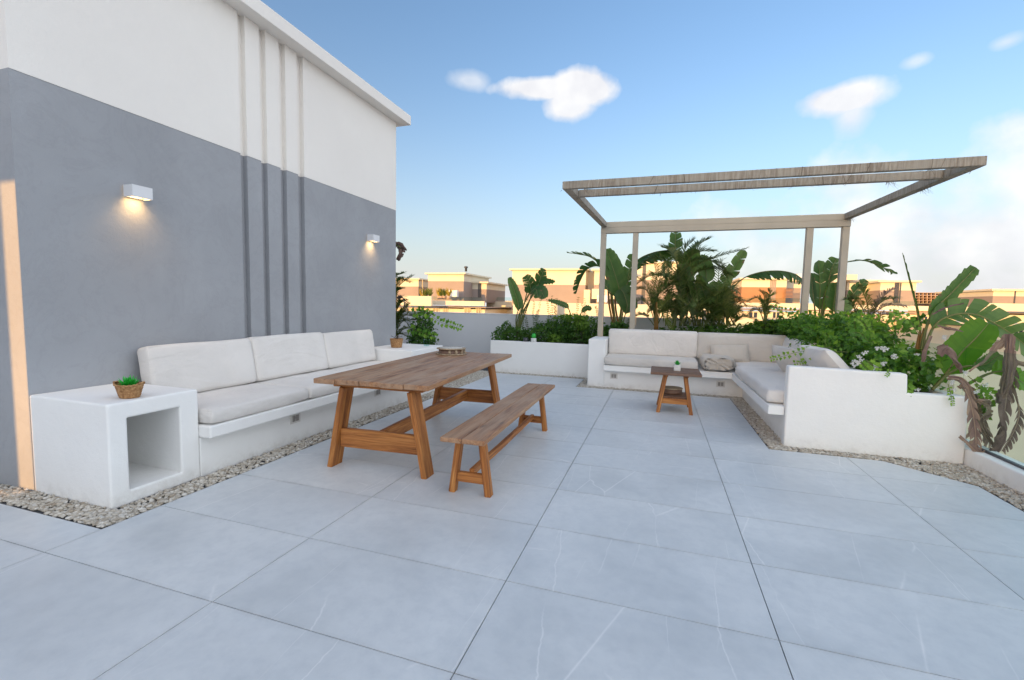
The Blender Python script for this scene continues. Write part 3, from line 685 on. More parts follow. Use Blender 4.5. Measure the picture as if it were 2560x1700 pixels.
# ------------------------------------------------------------------ pergola
pg = thing('pergola', (.8, 8.55, .8), 'beige metal pergola frame wrapped with dried palm fibre over the corner bench', 'pergola')
PX0, PX1 = -1.085, 2.80
for x, nm in ((PX0+.05, 0), (-.465, 0), (2.255, 0), (PX1-.05, 0)):
    z0 = .8125 if nm == 0 and x < -.9 else .61
    y = 8.56 if x < -.9 else 8.58
    beam('post', (x, y, z0), (x, y, 2.705), .095, .095, 'pergola_paint', pg, bev=.004)
beam('back_beam', (PX0, 8.57, 2.7555), (PX1, 8.57, 2.7555), .11, .10, 'pergola_paint', pg, bev=.004)
beam('back_beam', (PX0, 8.572, 2.857), (PX1, 8.572, 2.857), .104, .10, 'pergola_paint', pg, bev=.004)
FL = Vector((-1.135, 5.32, 2.762)); FR = Vector((2.765, 5.37, 2.762)); BL = Vector((PX0+.005, 8.515, 2.862)); BR = Vector((PX1-.005, 8.515, 2.862))
ins = Vector((.05, 0, 0))
beam('side_beam', BL+ins, FL+ins+Vector((0, .032, 0)), .095, .088, 'pergola_wrapped', pg, bev=.004); beam('side_beam', BR-ins, FR-ins+Vector((0, .032, 0)), .095, .088, 'pergola_wrapped', pg, bev=.004)
beam('front_beam', FL, FR, .06, .085, 'pergola_wrapped', pg, bev=.004)
b2l = FL.lerp(BL, .150)+ins*2; b2r = FR.lerp(BR, .150)-ins*2
beam('cross_beam', b2l, b2r, .06, .085, 'pergola_wrapped', pg, bev=.004)
rn = random.Random(11); g_ = Geo()
def wisps(a, b, n, drop, wrap=True):
    d = (b-a).normalized()
    for _ in range(n):
        p = a.lerp(b, rn.random()) + Vector((rn.uniform(-.03, .03), rn.uniform(-.025, .025), -.042)); L = rn.uniform(.02, drop)*rn.random()
        q = p+Vector((rn.uniform(-.05, .05), rn.uniform(-.04, .04), -L)); w = Vector((rn.uniform(.001, .003), rn.uniform(-.002, .002), 0))
        g_.quad(p-w, p+w, q+w*.6, q-w*.6, rn.random())
    if wrap:
        for _ in range(int(n*.35)):
            p = a.lerp(b, .06+.88*rn.random()); s = rn.uniform(-.05, .05); w = d*rn.uniform(.0015, .004); lean = d*rn.uniform(-.05, .05)
            side = Vector((d.y, -d.x, 0)).normalized()
            for sgn in (1, -1):
                o_ = side*((.0315 if abs(d.x) > .7 else .049)*sgn); t_ = Vector((0, 0, .0445)); g_.quad(p+o_-t_-w, p+o_-t_+w, p+o_+t_+lean+w, p+o_+t_+lean-w, rn.random())
wisps(FL, FR, 30, .035); wisps(b2l, b2r, 26, .035); wisps(FL+ins, BL+ins, 36, .04); wisps(FR-ins, BR-ins, 36, .05)
for c in (FR.lerp(BR, .30)-ins, FR.lerp(BR, .96)-ins, b2r.lerp(b2l, .12), FL.lerp(FR, .90), FL.lerp(FR, .07)):
    for _ in range(16):
        p = c+Vector((rn.uniform(-.03, .03), rn.uniform(-.03, .03), -.04)); q = p+Vector((rn.uniform(-.03, .10), rn.uniform(-.05, .05), -rn.uniform(.01, .075))); w = Vector((.0025, .001, 0)); g_.quad(p-w, p+w, q+w*.4, q-w*.4, rn.random())
fo = g_.build('palm_fibre', 'fibre', pg); tag(fo, kind='stuff')

# ------------------------------------------------------------------ dining table, bench, coffee table
def rotz(c, a):
    ca, sa = math.cos(a), math.sin(a)
    return lambda x, y, z: Vector((c[0]+ca*x-sa*y, c[1]+sa*x+ca*y, z))
dt = thing('dining_table', (-2.17, 4.15, 0), 'long weathered wooden trestle dining table with slanted legs', 'table')
T = rotz((-2.17, 4.15), R(3.0))
top = thing('tabletop', (-2.17, 4.15, .74), None, None); top.parent = dt; top.matrix_parent_inverse = Matrix.Translation(-Vector(dt.location))
def plank(parent, a, b, w, h, mat, seed, k, par_loc):
    o = beam('plank', a, b, w, h, mat, None, bev=.004, wob=.0025, seed=seed); o.parent = parent; o.matrix_parent_inverse = Matrix.Translation(-Vector(par_loc)); return o
ws = [.19, .21, .20, .19, .205]; xx = -.4975
for k, w in enumerate(ws):
    plank(top, T(xx+w/2, -1.195+.012*((k*7) % 3-1), .731), T(xx+w/2, 1.195+.010*((k*5) % 3-1), .731), w-.0022, .040, 'wood_top', k, k, (-2.17, 4.15, .74)); xx += w
for yl in (-1.045, .945):
    beam('batten', T(-.40, yl, .692), T(.40, yl, .692), .09, .037, 'wood_leg', dt, bev=.004, wob=.002, seed=int(yl*9))
    for s in (-1, 1):
        beam('leg', T(s*.428, yl, -.008), T(s*.300, yl, .674), .135, .047, 'wood_leg', dt, bev=.005, wob=.003, seed=int(s*3+yl*5), upv=(1, 0, 0))
    zz = .245
    beam('stretcher', T(-.352, yl, zz), T(.352, yl, zz), .045, .155, 'wood_leg', dt, bev=.004, wob=.002, seed=int(yl*17))
beam('long_stretcher', T(0, -1.02, .262), T(0, .92, .262), .045, .115, 'wood_leg', dt, bev=.004, wob=.003, seed=5)

wb = thing('wooden_bench', (-1.26, 3.95, 0), 'narrow weathered wooden bench beside the dining table', 'bench')
B = rotz((-1.262, 3.95), R(1.0))
bt = thing('seat', (-1.262, 3.95, .44), None, None); bt.parent = wb; bt.matrix_parent_inverse = Matrix.Translation(-Vector(wb.location))
plank(bt, B(-.085, -1.175, .432), B(-.085, 1.17, .432), .158, .034, 'wood_top', 31, 0, bt.location); plank(bt, B(.079, -1.170, .431), B(.079, 1.185, .431), .165, .034, 'wood_top', 32, 0, bt.location)
for yl in (-1.00, .80):
    beam('batten', B(-.125, yl, .402), B(.135, yl, .402), .07, .024, 'wood_dark', wb, bev=.004)
    for s in (-1, 1): beam('leg', B(s*.140, yl, -.006), B(s*.088, yl, .390), .062, .05, 'wood_leg', wb, bev=.008, wob=.003, seed=int(s*7+yl*11), upv=(1, 0, 0))
    beam('stretcher', B(-.112, yl, .118), B(.112, yl, .118), .035, .072, 'wood_leg', wb, bev=.004, wob=.001)
beam('long_stretcher', B(0, -.985, .150), B(0, .785, .150), .04, .05, 'wood_leg', wb, bev=.006, wob=.004, seed=77)

ct = thing('coffee_table', (.24, 6.42, 0), 'small square wooden side table with splayed legs and a lower shelf', 'table')
tt = thing('tabletop', (.235, 6.42, .52), None, None); tt.parent = ct; tt.matrix_parent_inverse = Matrix.Translation(-Vector(ct.location))
for k in range(3): plank(tt, (-.075, 6.215+k*.2, .5205), (.545, 6.215+k*.2, .5205), .1975, .036, 'wood_dark', 50+k, 0, tt.location)
for sx in (-1, 1):
    for sy in (-1, 1):
        beam('leg', (.240+sx*.205, 6.43+sy*.245, -.006), (.240+sx*.125, 6.43+sy*.165, .474), .045, .045, 'wood_leg', ct, bev=.005, wob=.002, seed=sx*3+sy)
    beam('batten', (.240+sx*.125, 6.20, .488), (.240+sx*.125, 6.66, .488), .06, .028, 'wood_leg', ct, bev=.003)
for sy in (-1, 1): beam('rail', (.07, 6.43+sy*.215, .155), (.41, 6.43+sy*.215, .155), .030, .072, 'wood_leg', ct, bev=.003)
for sx in (-1, 1): beam('rail', (.240+sx*.175, 6.23, .155), (.240+sx*.175, 6.63, .155), .030, .060, 'wood_leg', ct, bev=.003)
for k in range(3): beam('shelf_slat', (.075, 6.29+k*.14, .2015), (.405, 6.29+k*.14, .2015), .135, .020, 'wood_dark', ct, bev=.003, seed=k)

# tray on the coffee-table shelf
tr = thing('round_box', (.21, 6.50, .2115), 'round dark wooden box with lid on the shelf of the small side table', 'box')
lathe('box_body', [(0, 0), (.125, 0), (.130, .01), (.130, .065), (.118, .065), (.118, .012), (0, .012)], 'wood_dark', tr, (.21, 6.50, .2118))
lathe('lid', [(0, .080), (.125, .080), (.137, .076), (.137, .0655), (0, .0655)], 'wood_pale', tr, (.21, 6.50, .2118))

def succulent(parent, c, n, L, mat='succulent', seed=0, w=.010, lo=.15):
    rn = random.Random(seed); g_ = Geo()
    for i in range(n):
        a = i*2.39996; e = lo+(1-i/n)*-.0+rn.uniform(.0, .1)+1.15*(i/n); l = L*rn.uniform(.8, 1.1)*(1-.15*(i/n))
        d = Vector((math.cos(a)*math.cos(e), math.sin(a)*math.cos(e), math.sin(e))); s = Vector((-math.sin(a), math.cos(a), 0)); nrm = s.cross(d)
        base = Vector(c); prev = None
        for k in range(5):
            t = k/4; ww = w*(1.15-.35*abs(t-.35))*(1-t**2.5)+.0006; p = base+d*(l*t)+Vector((0, 0, .2*l*t*t)); row = (p-s*ww+nrm*ww*.35, p-nrm*ww*.25, p+s*ww+nrm*ww*.35)
            if prev: g_.quad(prev[0], prev[1], row[1], row[0], rn.random()); g_.quad(prev[1], prev[2], row[2], row[1], rn.random())
            prev = row
    return g_.build('leaves', mat, parent, True)
def basket(c, r0_, r1_, h, label, n=26, rows=9, ears=True, plant=True, seed=1):
    th = thing('wicker_basket', c, label, 'basket'); V = []; Fc = []; N = n*4
    levels = rows*4
    def rad(t): return r0_+(r1_-r0_)*t**.8
    for j in range(levels+1):
        t = j/levels
        for i in range(N):
            a = 2*math.pi*i/N
            wv = .0026*math.sin(rows*math.pi*t*2)*math.cos(a*n/2.0) + .0018*abs(math.sin(rows*math.pi*t))
            rr = (rad(t)+wv); ear = 0
            if ears: ear = max(0, math.cos(a-.35))**10+max(0, math.cos(a-.35-math.pi))**10
            rr += ear*.012*max(0, t-.55)/.45; z = h*t + ear*.016*max(0, t-.7)/.3
            V.append((c[0]+rr*math.cos(a)*(1.12 if ears else 1), c[1]+rr*math.sin(a)*(.92 if ears else 1), c[2]+z))
    for j in range(levels):
        for i in range(N): Fc.append((j*N+i, j*N+(i+1) % N, (j+1)*N+(i+1) % N, (j+1)*N+i))
    Fc.append(tuple(range(N))[::-1])
    mesh('body', V, Fc, 'wicker', th, True)
    g_ = Geo(); pts = []
    for i in range(N+1):
        k = levels*N+(i % N); q = Vector(V[k]); tw = i*.9; pts.append(q+Vector((0, 0, .003))+Vector((math.cos(tw), math.sin(tw), math.sin(tw*1.3)))*.002)
    g_.tube(pts, .0058, 6, cap=False); g_.build('rim', 'wicker', th, True)
    lathe('soil', [(0, h*.80), (rad(.8)*.90, h*.78), (rad(.7)*.90, h*.7)], 'soil', th, c, 24)
    if plant: succulent(th, (c[0], c[1], c[2]+h*.80), 40, .080, seed=seed, w=.011)
    return th
basket((-3.415, 2.105, .684), .054, .076, .086, 'small eared wicker basket holding a bright green succulent on the hollow end table')
bk2 = basket((-3.74, 5.93, .692), .075, .092, .125, 'plain wicker basket with a dried sprig on the far end table', ears=False, plant=False)
g_ = Geo(); rn = random.Random(3)
for _ in range(14):
    a = rn.uniform(0, 6.28); p = Vector((-3.74, 5.93, .79)); g_.tube([p, p+Vector((math.cos(a)*.03, math.sin(a)*.03, .05)), p+Vector((math.cos(a)*.09, math.sin(a)*.07, .075))], .0022, 4, rn.random())
g_.build('dried_sprig', 'twig', bk2)
cup = thing('glass_tumbler', (-3.46, 6.34, .692), 'clear ribbed glass tumbler on the far end table', 'glass')
lathe('tumbler', [(0, 0), (.040, 0), (.043, .004), (.050, .105), (.047, .105), (.040, .010), (0, .010)], 'glass', cup, (-3.46, 6.34, .692), 24)
pc = thing('potted_plant', (.255, 6.36, .5405), 'tiny green plant in a square white pot on the small side table', 'potted plant')
bm = bmesh.new(); add_box(bm, .213, .297, 6.318, 6.402, .5406, .618); bevel(bm, .008, 2); from_bm('pot', bm, 'pot_white', pc)
succulent(pc, (.255, 6.36, .612), 46, .062, seed=4, w=.007, lo=.5)
# carved round box on the dining table
ab = thing('ashtray_box', (-2.40, 5.02, .753), 'round dark wooden box with a pale flat lid and scalloped base on the dining table', 'box')
zc = Vector((-2.40, 5.02, .752))
v = []; f = []; N = 48
for (r_, z, sc) in ((0, 0, 0), (.178, 0, .008), (.184, .008, .012), (.178, .014, .010), (.150, .014, 0)):
    for i in range(N): a = 2*math.pi*i/N; rr = r_+sc*math.sin(a*14); v.append((zc.x+rr*math.cos(a), zc.y+rr*math.sin(a), zc.z+z))
for k in range(4):
    for i in range(N): f.append((k*N+i, k*N+(i+1) % N, (k+1)*N+(i+1) % N, (k+1)*N+i))
mesh('base_tray', v, f, 'wood_pale', ab, True)
lathe('box_body', [(.148, .0142), (.150, .062), (.140, .063), (0, .063)], 'wood_dark', ab, zc, 40)
lathe('lid', [(.0, .0635), (.172, .0635), (.178, .068), (.176, .076), (.160, .080), (.154, .077), (0, .077)], 'wood_pale', ab, zc, 40)
lathe('lid_inlay', [(0, .0775), (.140, .0775), (.138, .0795), (0, .080)], 'paper', ab, zc, 40)
for k, a in enumerate((-1.25, -.75, -.2, .4)):
    p = zc+Vector((math.cos(a)*.158, math.sin(a)*.158, .038)); lathe('carved_knob', [(0, -.022), (.016, -.020), (.019, -.005), (.012, .004), (.018, .014), (.010, .022), (0, .023)], 'wood_pale', ab, p, 12)
gl_ = thing('garden_light', (-2.35, 8.67, .641), 'small white-based garden light with a green globe on the planter edge', 'light')
lathe('base', [(0, 0), (.052, 0), (.055, .004), (.055, .07), (.048, .075), (0, .075)], 'pot_white', gl_, (-2.35, 8.67, .6412), 20); lathe('globe', [(0, .0752), (.022, .0765), (.042, .10), (.046, .125), (.036, .152), (.015, .168), (0, .170)], 'succulent', gl_, (-2.35, 8.67, .6412), 20)
gl2 = thing('garden_light', (-2.52, 8.685, .641), 'small dark cup beside the green globe light on the planter edge', 'cup')
lathe('cup', [(0, 0), (.046, 0), (.05, .004), (.052, .075), (.044, .075), (.04, .01), (0, .01)], 'metal_dark', gl2, (-2.52, 8.685, .6412), 20)

# ------------------------------------------------------------------ plants
def leaf(plant, pts, pet=.35, width=.16, mode='face', nrm=(0, -1, .15), fold=15, lobes=0, seed=0, mat='leaf_banana', droop=0, wprof=.55, sgn=1, prad=.013, tipround=.6, stem='stem_green', gap=.07, tone=None):
    rn = random.Random(seed); width *= 1.12; n = 44; S = spline(pts, n); k0 = int(pet*n); g_ = Geo(); st = Geo()
    st.tube(S[:k0+1], [prad*(1.25-.45*k/max(1, k0)) for k in range(k0+1)], 6, .6)
    st.tube(S[k0:], [prad*.75*(1-.85*k/(n-k0))+.001 for k in range(n-k0+1)], 5, .9)
    tone = rn.uniform(.25, .7) if tone is None else tone; brn = rn.choice((.02, .06, .14)) if lobes else .03
    def frame(t):
        x = k0+t*(n-k0); i = min(int(x), n-1); p = S[i].lerp(S[i+1], x-i)
        T_ = (S[min(i+2, n)]-S[max(i-1, 0)]).normalized()
        if mode == 'arch': N_ = T_.cross(Vector((0, 1, 0))).normalized()*sgn
        else: N_ = Vector(nrm)
        N_ = (N_-T_*N_.dot(T_)).normalized(); return p, T_, N_, T_.cross(N_).normalized()
    def wid(t): return width*max(.02, (min(1, t/.16))**.6*max(0.0, 1-max(0, (t-(1-tipround))/tipround)**2.4)**.5*(1-.12*t))
    for s in (-1, 1):
        if lobes:
            b = [0]+sorted(min(.98, max(.02, (i+rn.uniform(-.28, .28))/lobes)) for i in range(1, lobes))+[1]
        else: b = [0, 1]
        for q in range(len(b)-1):
            t0, t1 = b[q], b[q+1]; m_ = 3 if lobes else 22
            rot = rn.uniform(-8, 8) if lobes else 0; dl = droop*rn.uniform(.6, 1.4); sweep = .38+.25*t0+(rn.uniform(-.07, .07) if lobes else 0); lw = rn.uniform(.90, 1.06) if lobes else 1
            rr = min(1, max(0, tone+rn.uniform(-.18, .18))); prev = None; tc_ = (t0+t1)/2
            for i in range(m_+1):
                t = t0+(t1-t0)*i/m_; p, T_, N_, S_ = frame(t); fa = R(fold+rot); row = [p]
                d = (S_*(s*math.cos(fa))+N_*math.sin(fa)+T_*sweep).normalized()
                for j in (1, 2, 3):
                    u = j/3; tt_ = t+(tc_-t)*gap*u*u if lobes else t
                    p2, _, _, _ = frame(tt_); w_ = wid(t)*lw
                    if lobes and j == 3: w_ *= (1-.04*abs(2*(t-tc_)/(t1-t0))**2)
                    row.append(p2+d*(w_*u)-N_*(.10*w_*u*u)-Vector((0, 0, dl*w_*u*u))+Vector((0, 0, .012*math.sin(t*60)*u if not lobes else 0)))
                if prev:
                    stp = rn.uniform(-.09, .09)
                    for j in range(3): g_.quad(prev[j], row[j], row[j+1], prev[j+1], 1.0 if (j == 2 and rn.random() < brn) else min(.9, max(0, rr+.10*(j-1)+stp)))
                prev = row
    lf = g_.build('leaf', mat, plant, False)
    so = st.build('petiole', stem, None, True); so.parent = lf; so.matrix_parent_inverse = Matrix.Identity(4)
    if plant is not None: so.matrix_parent_inverse = (Matrix.Translation(-Vector(plant.location)) @ Matrix.Translation(Vector(plant.location)))
    return lf
def A(Y, *pp):
    """photo pixels to points; each entry (px, py) or (px, py, dy)"""
    return [at(p[0], p[1], Y+(p[2] if len(p) > 2 else 0)) for p in pp]
def frond(plant, pts, n=34, L=.20, mat='leaf_palm', seed=0, pet=.25, vee=35, up_=None, droop=.25, w=.008, tone=.5, sweep=.55):
    rn = random.Random(seed); n = int(n*1.6); w *= 1.25; L *= 1.15; tone = min(.85, tone+.14); S = spline(pts, 40); g_ = Geo(); st = Geo(); st.tube(S, [.009*(1-.85*k/40)+.0012 for k in range(41)], 5, .5)
    for i in range(n):
        t = pet+(1-pet)*(i+.5)/n; x = t*40; k = min(int(x), 39); p = S[k].lerp(S[k+1], x-k); T_ = (S[min(k+2, 40)]-S[max(k-1, 0)]).normalized()
        N_ = Vector((0, 0, 1)) if up_ is None else Vector(up_); N_ = N_-T_*N_.dot(T_)
        if N_.length < .1: N_ = Vector((0, -1, 0))-T_*T_.y*-1
        N_.normalize(); S_ = T_.cross(N_); q = (t-pet)/(1-pet); ll = L*(.45+.55*math.sin(math.pi*min(1, q*.85+.12)))*rn.uniform(.85, 1.1)
        for s in (-1, 1):
            a = R(vee+rn.uniform(-14, 14)); d = (S_*(s*math.cos(a))+N_*math.sin(a)+T_*(sweep+.5*q)).normalized(); sd = d.cross(N_).normalized()*w*rn.uniform(.8, 1.2); r_ = min(1, max(0, tone+rn.uniform(-.3, .3)))
            a1 = p+d*ll*.5; a2 = p+d*ll-Vector((0, 0, droop*ll*rn.uniform(.3, 1.2)))
            g_.quad(p-sd*.4, p+sd*.4, a1+sd, a1-sd, r_); g_.quad(a1-sd, a1+sd, a2+sd*.12, a2-sd*.12, r_)
    fo = g_.build('frond', mat, plant); so = st.build('rachis', 'stem_green', None, True); so.parent = fo; return fo
def shrub(name, blobs, n, size, label, mat='leaf_bush', seed=0, base=None, tone=(.15, .8), group=None, stems=8, cat='shrub', shell=.55, twigs=0, extra=None):
    rs = np.random.RandomState(seed); b0 = Vector(base) if base is not None else Vector(blobs[0][0])
    pl = thing(name, b0, label, cat, group); vol = np.array([b[1][0]*b[1][1]*b[1][2] for b in blobs]); vol = vol/vol.sum(); V = []; Fc = []; Rr = []; k = 0
    for bi, (c, rad) in enumerate(blobs):
        for _ in range(int(n*vol[bi])):
            d = rs.normal(size=3); d /= np.linalg.norm(d); rr = (shell+(1-shell)*rs.rand())**.8*(1+.45*mnoise.noise(Vector(d*2.6)+Vector((seed, bi, 0)))+.2*mnoise.noise(Vector(d*7)+Vector((bi, seed, 0))))
            p = np.array(c)+d*np.array(rad)*rr
            nv = d*.6+rs.normal(size=3)*.65+np.array([0, -.15, .55]); nv /= np.linalg.norm(nv); t = np.cross(nv, rs.normal(size=3)); t /= np.linalg.norm(t); s = np.cross(nv, t)
            L = size*rs.uniform(.55, 1.25); w = L*rs.uniform(.30, .42); f_ = nv*L*.10
            V += [p-t*L*.5, p-t*L*.05-s*w+f_, p+t*L*.55-nv*L*.12, p-t*L*.05+s*w+f_]; Fc.append((k, k+1, k+2)); Fc.append((k, k+2, k+3)); k += 4
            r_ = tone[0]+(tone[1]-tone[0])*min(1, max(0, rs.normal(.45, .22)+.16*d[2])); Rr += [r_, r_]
    if extra is not None:
        for p, L, r_ in extra:
            nv = rs.normal(size=3)*.5+np.array([0, -.4, .6]); nv /= np.linalg.norm(nv); t = np.cross(nv, rs.normal(size=3)); t /= np.linalg.norm(t); s = np.cross(nv, t); p = np.array(p); w = L*.36
            V += [p-t*L*.5, p-t*L*.05-s*w, p+t*L*.55, p-t*L*.05+s*w]; Fc.append((k, k+1, k+2)); Fc.append((k, k+2, k+3)); k += 4; Rr += [r_, r_]
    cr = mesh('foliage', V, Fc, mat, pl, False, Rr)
    g_ = Geo(); rn = random.Random(seed)
    for _ in range(stems):
        c, rad = blobs[rn.randrange(len(blobs))]; e = Vector(c)+Vector((rn.uniform(-1, 1)*rad[0]*.8, rn.uniform(-1, 1)*rad[1]*.8, rn.uniform(.1, .8)*rad[2])); s0 = Vector((c[0]+rn.uniform(-.4, .4)*rad[0], c[1]+rn.uniform(-.3, .3)*rad[1], b0.z)); mid = s0.lerp(e, .5)+Vector((rn.uniform(-.05, .05), rn.uniform(-.05, .05), .03)); g_.tube(spline([s0, mid, e], 6), [.008-.001*q for q in range(7)], 5, rn.random())
    g_.build('stems', 'twig', pl, True); return pl
def sprig(g_, lg, pts, n=10, L=.05, seed=0, tone=.8, rad=.004):
    """a trailing shoot: stem into g_, leaves into lg"""
    rn = random.Random(seed); S = spline(pts, 24); g_.tube(S, [rad*(1-.7*k/24) for k in range(25)], 5, .6)
    for i in range(n):
        t = .08+.92*(i+.5)/n; x = t*24; k = min(int(x), 23); p = S[k].lerp(S[k+1], x-k); T_ = (S[min(k+2, 24)]-S[max(k-1, 0)]).normalized()
        for s in (-1, 1):
            sd = T_.cross(Vector((0, -1, .25))).normalized()*s; d = (sd*.9+T_*.45+Vector((rn.uniform(-.3, .3), rn.uniform(-.5, .1), rn.uniform(-.5, .2)))).normalized(); w = d.cross(Vector((rn.uniform(-.4, .4), -1, .3))).normalized(); ll = L*rn.uniform(.7, 1.2)*(1-.35*t)
            b = p+d*ll*.15; m1 = p+d*ll*.5; e = p+d*ll*1.1; r_ = min(1, max(0, tone+rn.uniform(-.25, .2))); up_ = Vector((0, -.1, .06))*ll
            i0 = len(lg.v); lg.v += [b, m1-w*ll*.38+up_, e, m1+w*ll*.38+up_]; lg.f += [(i0, i0+1, i0+2), (i0, i0+2, i0+3)]; lg.r += [r_, r_]

# bird-of-paradise plants: leaves read off the photograph, spread in depth
BG = 'bird of paradise plants'
def strel(loc, label): return thing('bird_of_paradise', loc, label, 'plant', BG)
Y = 9.15
s1 = strel(at(1292, 845, Y), 'bird of paradise with a narrow clump of stems in the low planter'); base = (1292, 850)
leaf(s1, A(Y, base, (1290, 800), (1296, 765), (1286, 728), (1273, 693)), .42, .115, nrm=(.5, -1, .1), fold=25, seed=1, tone=.55)
leaf(s1, A(Y, base, (1302, 790, .1), (1322, 735, .1), (1352, 706, 0), (1388, 705, -.15)), .52, .085, 'face', (.1, -1, .5), 10, seed=2, tone=.3)
leaf(s1, A(Y, base, (1306, 790, -.05), (1330, 738, -.1), (1345, 712, -.15), (1360, 672, -.2)), .55, .16, 'face', (-.3, -1, .2), 10, 7, seed=3, tone=.25)
leaf(s1, A(Y, base, (1308, 795, .1), (1326, 745), (1325, 712, -.1), (1312, 690, -.2)), .55, .14, 'face', (.3, -1, .2), 12, 6, seed=4, tone=.3)
leaf(s1, A(Y, base, (1300, 795, -.1), (1330, 742, -.2), (1350, 726, -.3), (1362, 746, -.3)), .55, .13, 'face', (.2, -1, .6), 5, seed=5, tone=.2)
leaf(s1, A(Y, base, (1294, 800, -.1), (1318, 745, -.25), (1338, 722, -.4), (1345, 745, -.5)), .58, .12, 'face', (0, -1, .8), 0, 5, seed=6, tone=.25)
leaf(s1, A(Y, base, (1296, 810, .1), (1310, 760, .1), (1318, 728, .1), (1320, 716, .2)), .7, .07, 'face', (0, -1, .3), 0, seed=7, tone=.3)
s2 = strel(at(1545, 808, 9.2), 'bird of paradise with a broad upright leaf between the two left pergola posts'); Y = 9.2; base = (1545, 815)
leaf(s2, A(Y, base, (1552, 770), (1549, 728), (1533, 672, -.05), (1516, 622, -.1)), .38, .20, nrm=(.25, -1, .1), fold=12, seed=11, tone=.6)
leaf(s2, A(Y, (1535, 815), (1532, 750), (1524, 700), (1500, 667), (1470, 672), (1452, 700), (1440, 735)), .34, .21, 'arch', fold=38, lobes=13, seed=12, sgn=-1, tone=.2, gap=.30, tipround=.35)
leaf(s2, A(Y+.25, (1538, 815), (1530, 740), (1515, 680), (1480, 645), (1448, 636), (1418, 632)), .45, .17, 'arch', fold=15, lobes=9, seed=13, sgn=-1, tone=.15, gap=.30)
leaf(s2, A(Y, (1552, 815), (1560, 760), (1566, 710, .1), (1576, 670, .15), (1583, 634, .2)), .42, .16, nrm=(-.35, -1, .1), fold=18, lobes=4, seed=14, tone=.45)
leaf(s2, A(Y-.2, (1555, 818), (1562, 790), (1568, 764), (1560, 735), (1551, 722)), .3, .19, nrm=(.2, -1, .15), fold=10, seed=15, tone=.35)
leaf(s2, A(Y, (1548, 818), (1560, 740), (1575, 690), (1592, 652, .05), (1631, 632, .1), (1672, 625, .15), (1700, 626, .2)), .36, .27, 'arch', fold=62, lobes=15, seed=16, sgn=-1, tone=.22, gap=.30, tipround=.3)
leaf(s2, A(Y-.1, (1540, 815), (1536, 780), (1530, 745), (1512, 712), (1500, 706)), .65, .10, nrm=(0, -1, .5), fold=5, seed=17, tone=.5)
for k, (a, b) in enumerate((((1540, 818), (1527, 712)), ((1534, 818), (1520, 705)), ((1548, 818), (1538, 720)))):
    g_ = Geo(); g_.tube(spline(A(Y, a, ((a[0]+b[0])/2-4, (a[1]+b[1])/2), b), 12), .020, 6, .3); g_.build('stem', 'stem_orange', s2, True)
s3 = strel(at(1750, 812, 9.25), 'tallest bird of paradise behind the gap between the two wide back cushions'); Y = 9.25
leaf(s3, A(Y+.1, (1735, 815), (1715, 740), (1692, 660), (1688, 620), (1689, 575)), .66, .14, nrm=(.2, -1, .1), fold=15, lobes=5, seed=21, tone=.35)
leaf(s3, A(Y, (1740, 815), (1728, 760), (1716, 700), (1722, 660), (1738, 622)), .46, .19, nrm=(-.3, -1, .1), fold=12, seed=22, tone=.65)
leaf(s3, A(Y-.05, (1750, 815), (1752, 740), (1765, 700), (1762, 665), (1748, 640)), .45, .15, nrm=(.2, -1, .2), fold=12, seed=23, tone=.5)
leaf(s3, A(Y-.1, (1756, 815), (1757, 780), (1758, 748), (1757, 720), (1753, 690)), .35, .12, nrm=(.1, -1, .2), fold=8, seed=24, tone=.55)
leaf(s3, A(Y-.05, (1764, 815), (1770, 780), (1779, 752), (1784, 728), (1788, 704)), .38, .14, nrm=(-.1, -1, .2), fold=8, seed=25, tone=.45)
leaf(s3, A(Y+.15, (1775, 815), (1795, 750), (1822, 695), (1842, 660), (1863, 625)), .46, .125, nrm=(-.2, -1, .1), fold=20, lobes=3, seed=26, tone=.65)
leaf(s3, A(Y+.1, (1780, 815), (1810, 750), (1850, 702), (1895, 682), (1945, 677), (1985, 684), (2010, 700)), .40, .22, 'arch', fold=55, lobes=13, seed=27, sgn=-1, tone=.3, gap=.30, tipround=.4)
leaf(s3, A(Y-.2, (1745, 815), (1742, 790), (1738, 765), (1736, 750), (1733, 740)), .25, .12, nrm=(0, -1, .2), fold=10, seed=28, tone=.5)
leaf(s3, A(Y, (1720, 815), (1700, 800), (1690, 790), (1702, 780), (1712, 790)), .4, .10, nrm=(0, -1, .5), fold=10, seed=29, tone=.3)
rn = random.Random(5)
for k in range(15):
    bx = rn.uniform(1700, 1800); tx = bx+rn.uniform(-95, 75); ty = rn.uniform(650, 752); Yk = 9.3+rn.uniform(-.35, .2); mx = bx+(tx-bx)*.35
    leaf(s3, A(Yk, (bx, 815), (mx, 770), (bx+(tx-bx)*.65, (770+ty)/2+4), (tx, ty)), .42, rn.uniform(.09, .14), nrm=(rn.uniform(-.5, .5), -1, rn.uniform(.1, .5)), fold=rn.uniform(6, 22), lobes=rn.choice((0, 0, 4, 6)), seed=2000+k, tone=rn.uniform(.25, .75))
s4 = strel(at(2046, 790, 8.9), 'bird of paradise with upright paddle leaves between the two right pergola posts'); Y = 8.9
leaf(s4, A(Y, (2048, 800), (2049, 770), (2050, 730), (2049, 690), (2046, 650)), .22, .17, nrm=(.3, -1, .1), fold=22, lobes=4, seed=31, tone=.5)
leaf(s4, A(Y-.1, (2040, 800), (2036, 765), (2033, 740), (2030, 710), (2029, 682)), .35, .075, nrm=(.6, -1, .1), fold=10, seed=32, tone=.25)
leaf(s4, A(Y, (2052, 800), (2060, 740), (2085, 680), (2115, 656), (2165, 652, -.1), (2215, 672, -.2), (2232, 684, -.2)), .42, .19, 'arch', fold=5, lobes=9, seed=33, sgn=-1, tone=.22, gap=.25)
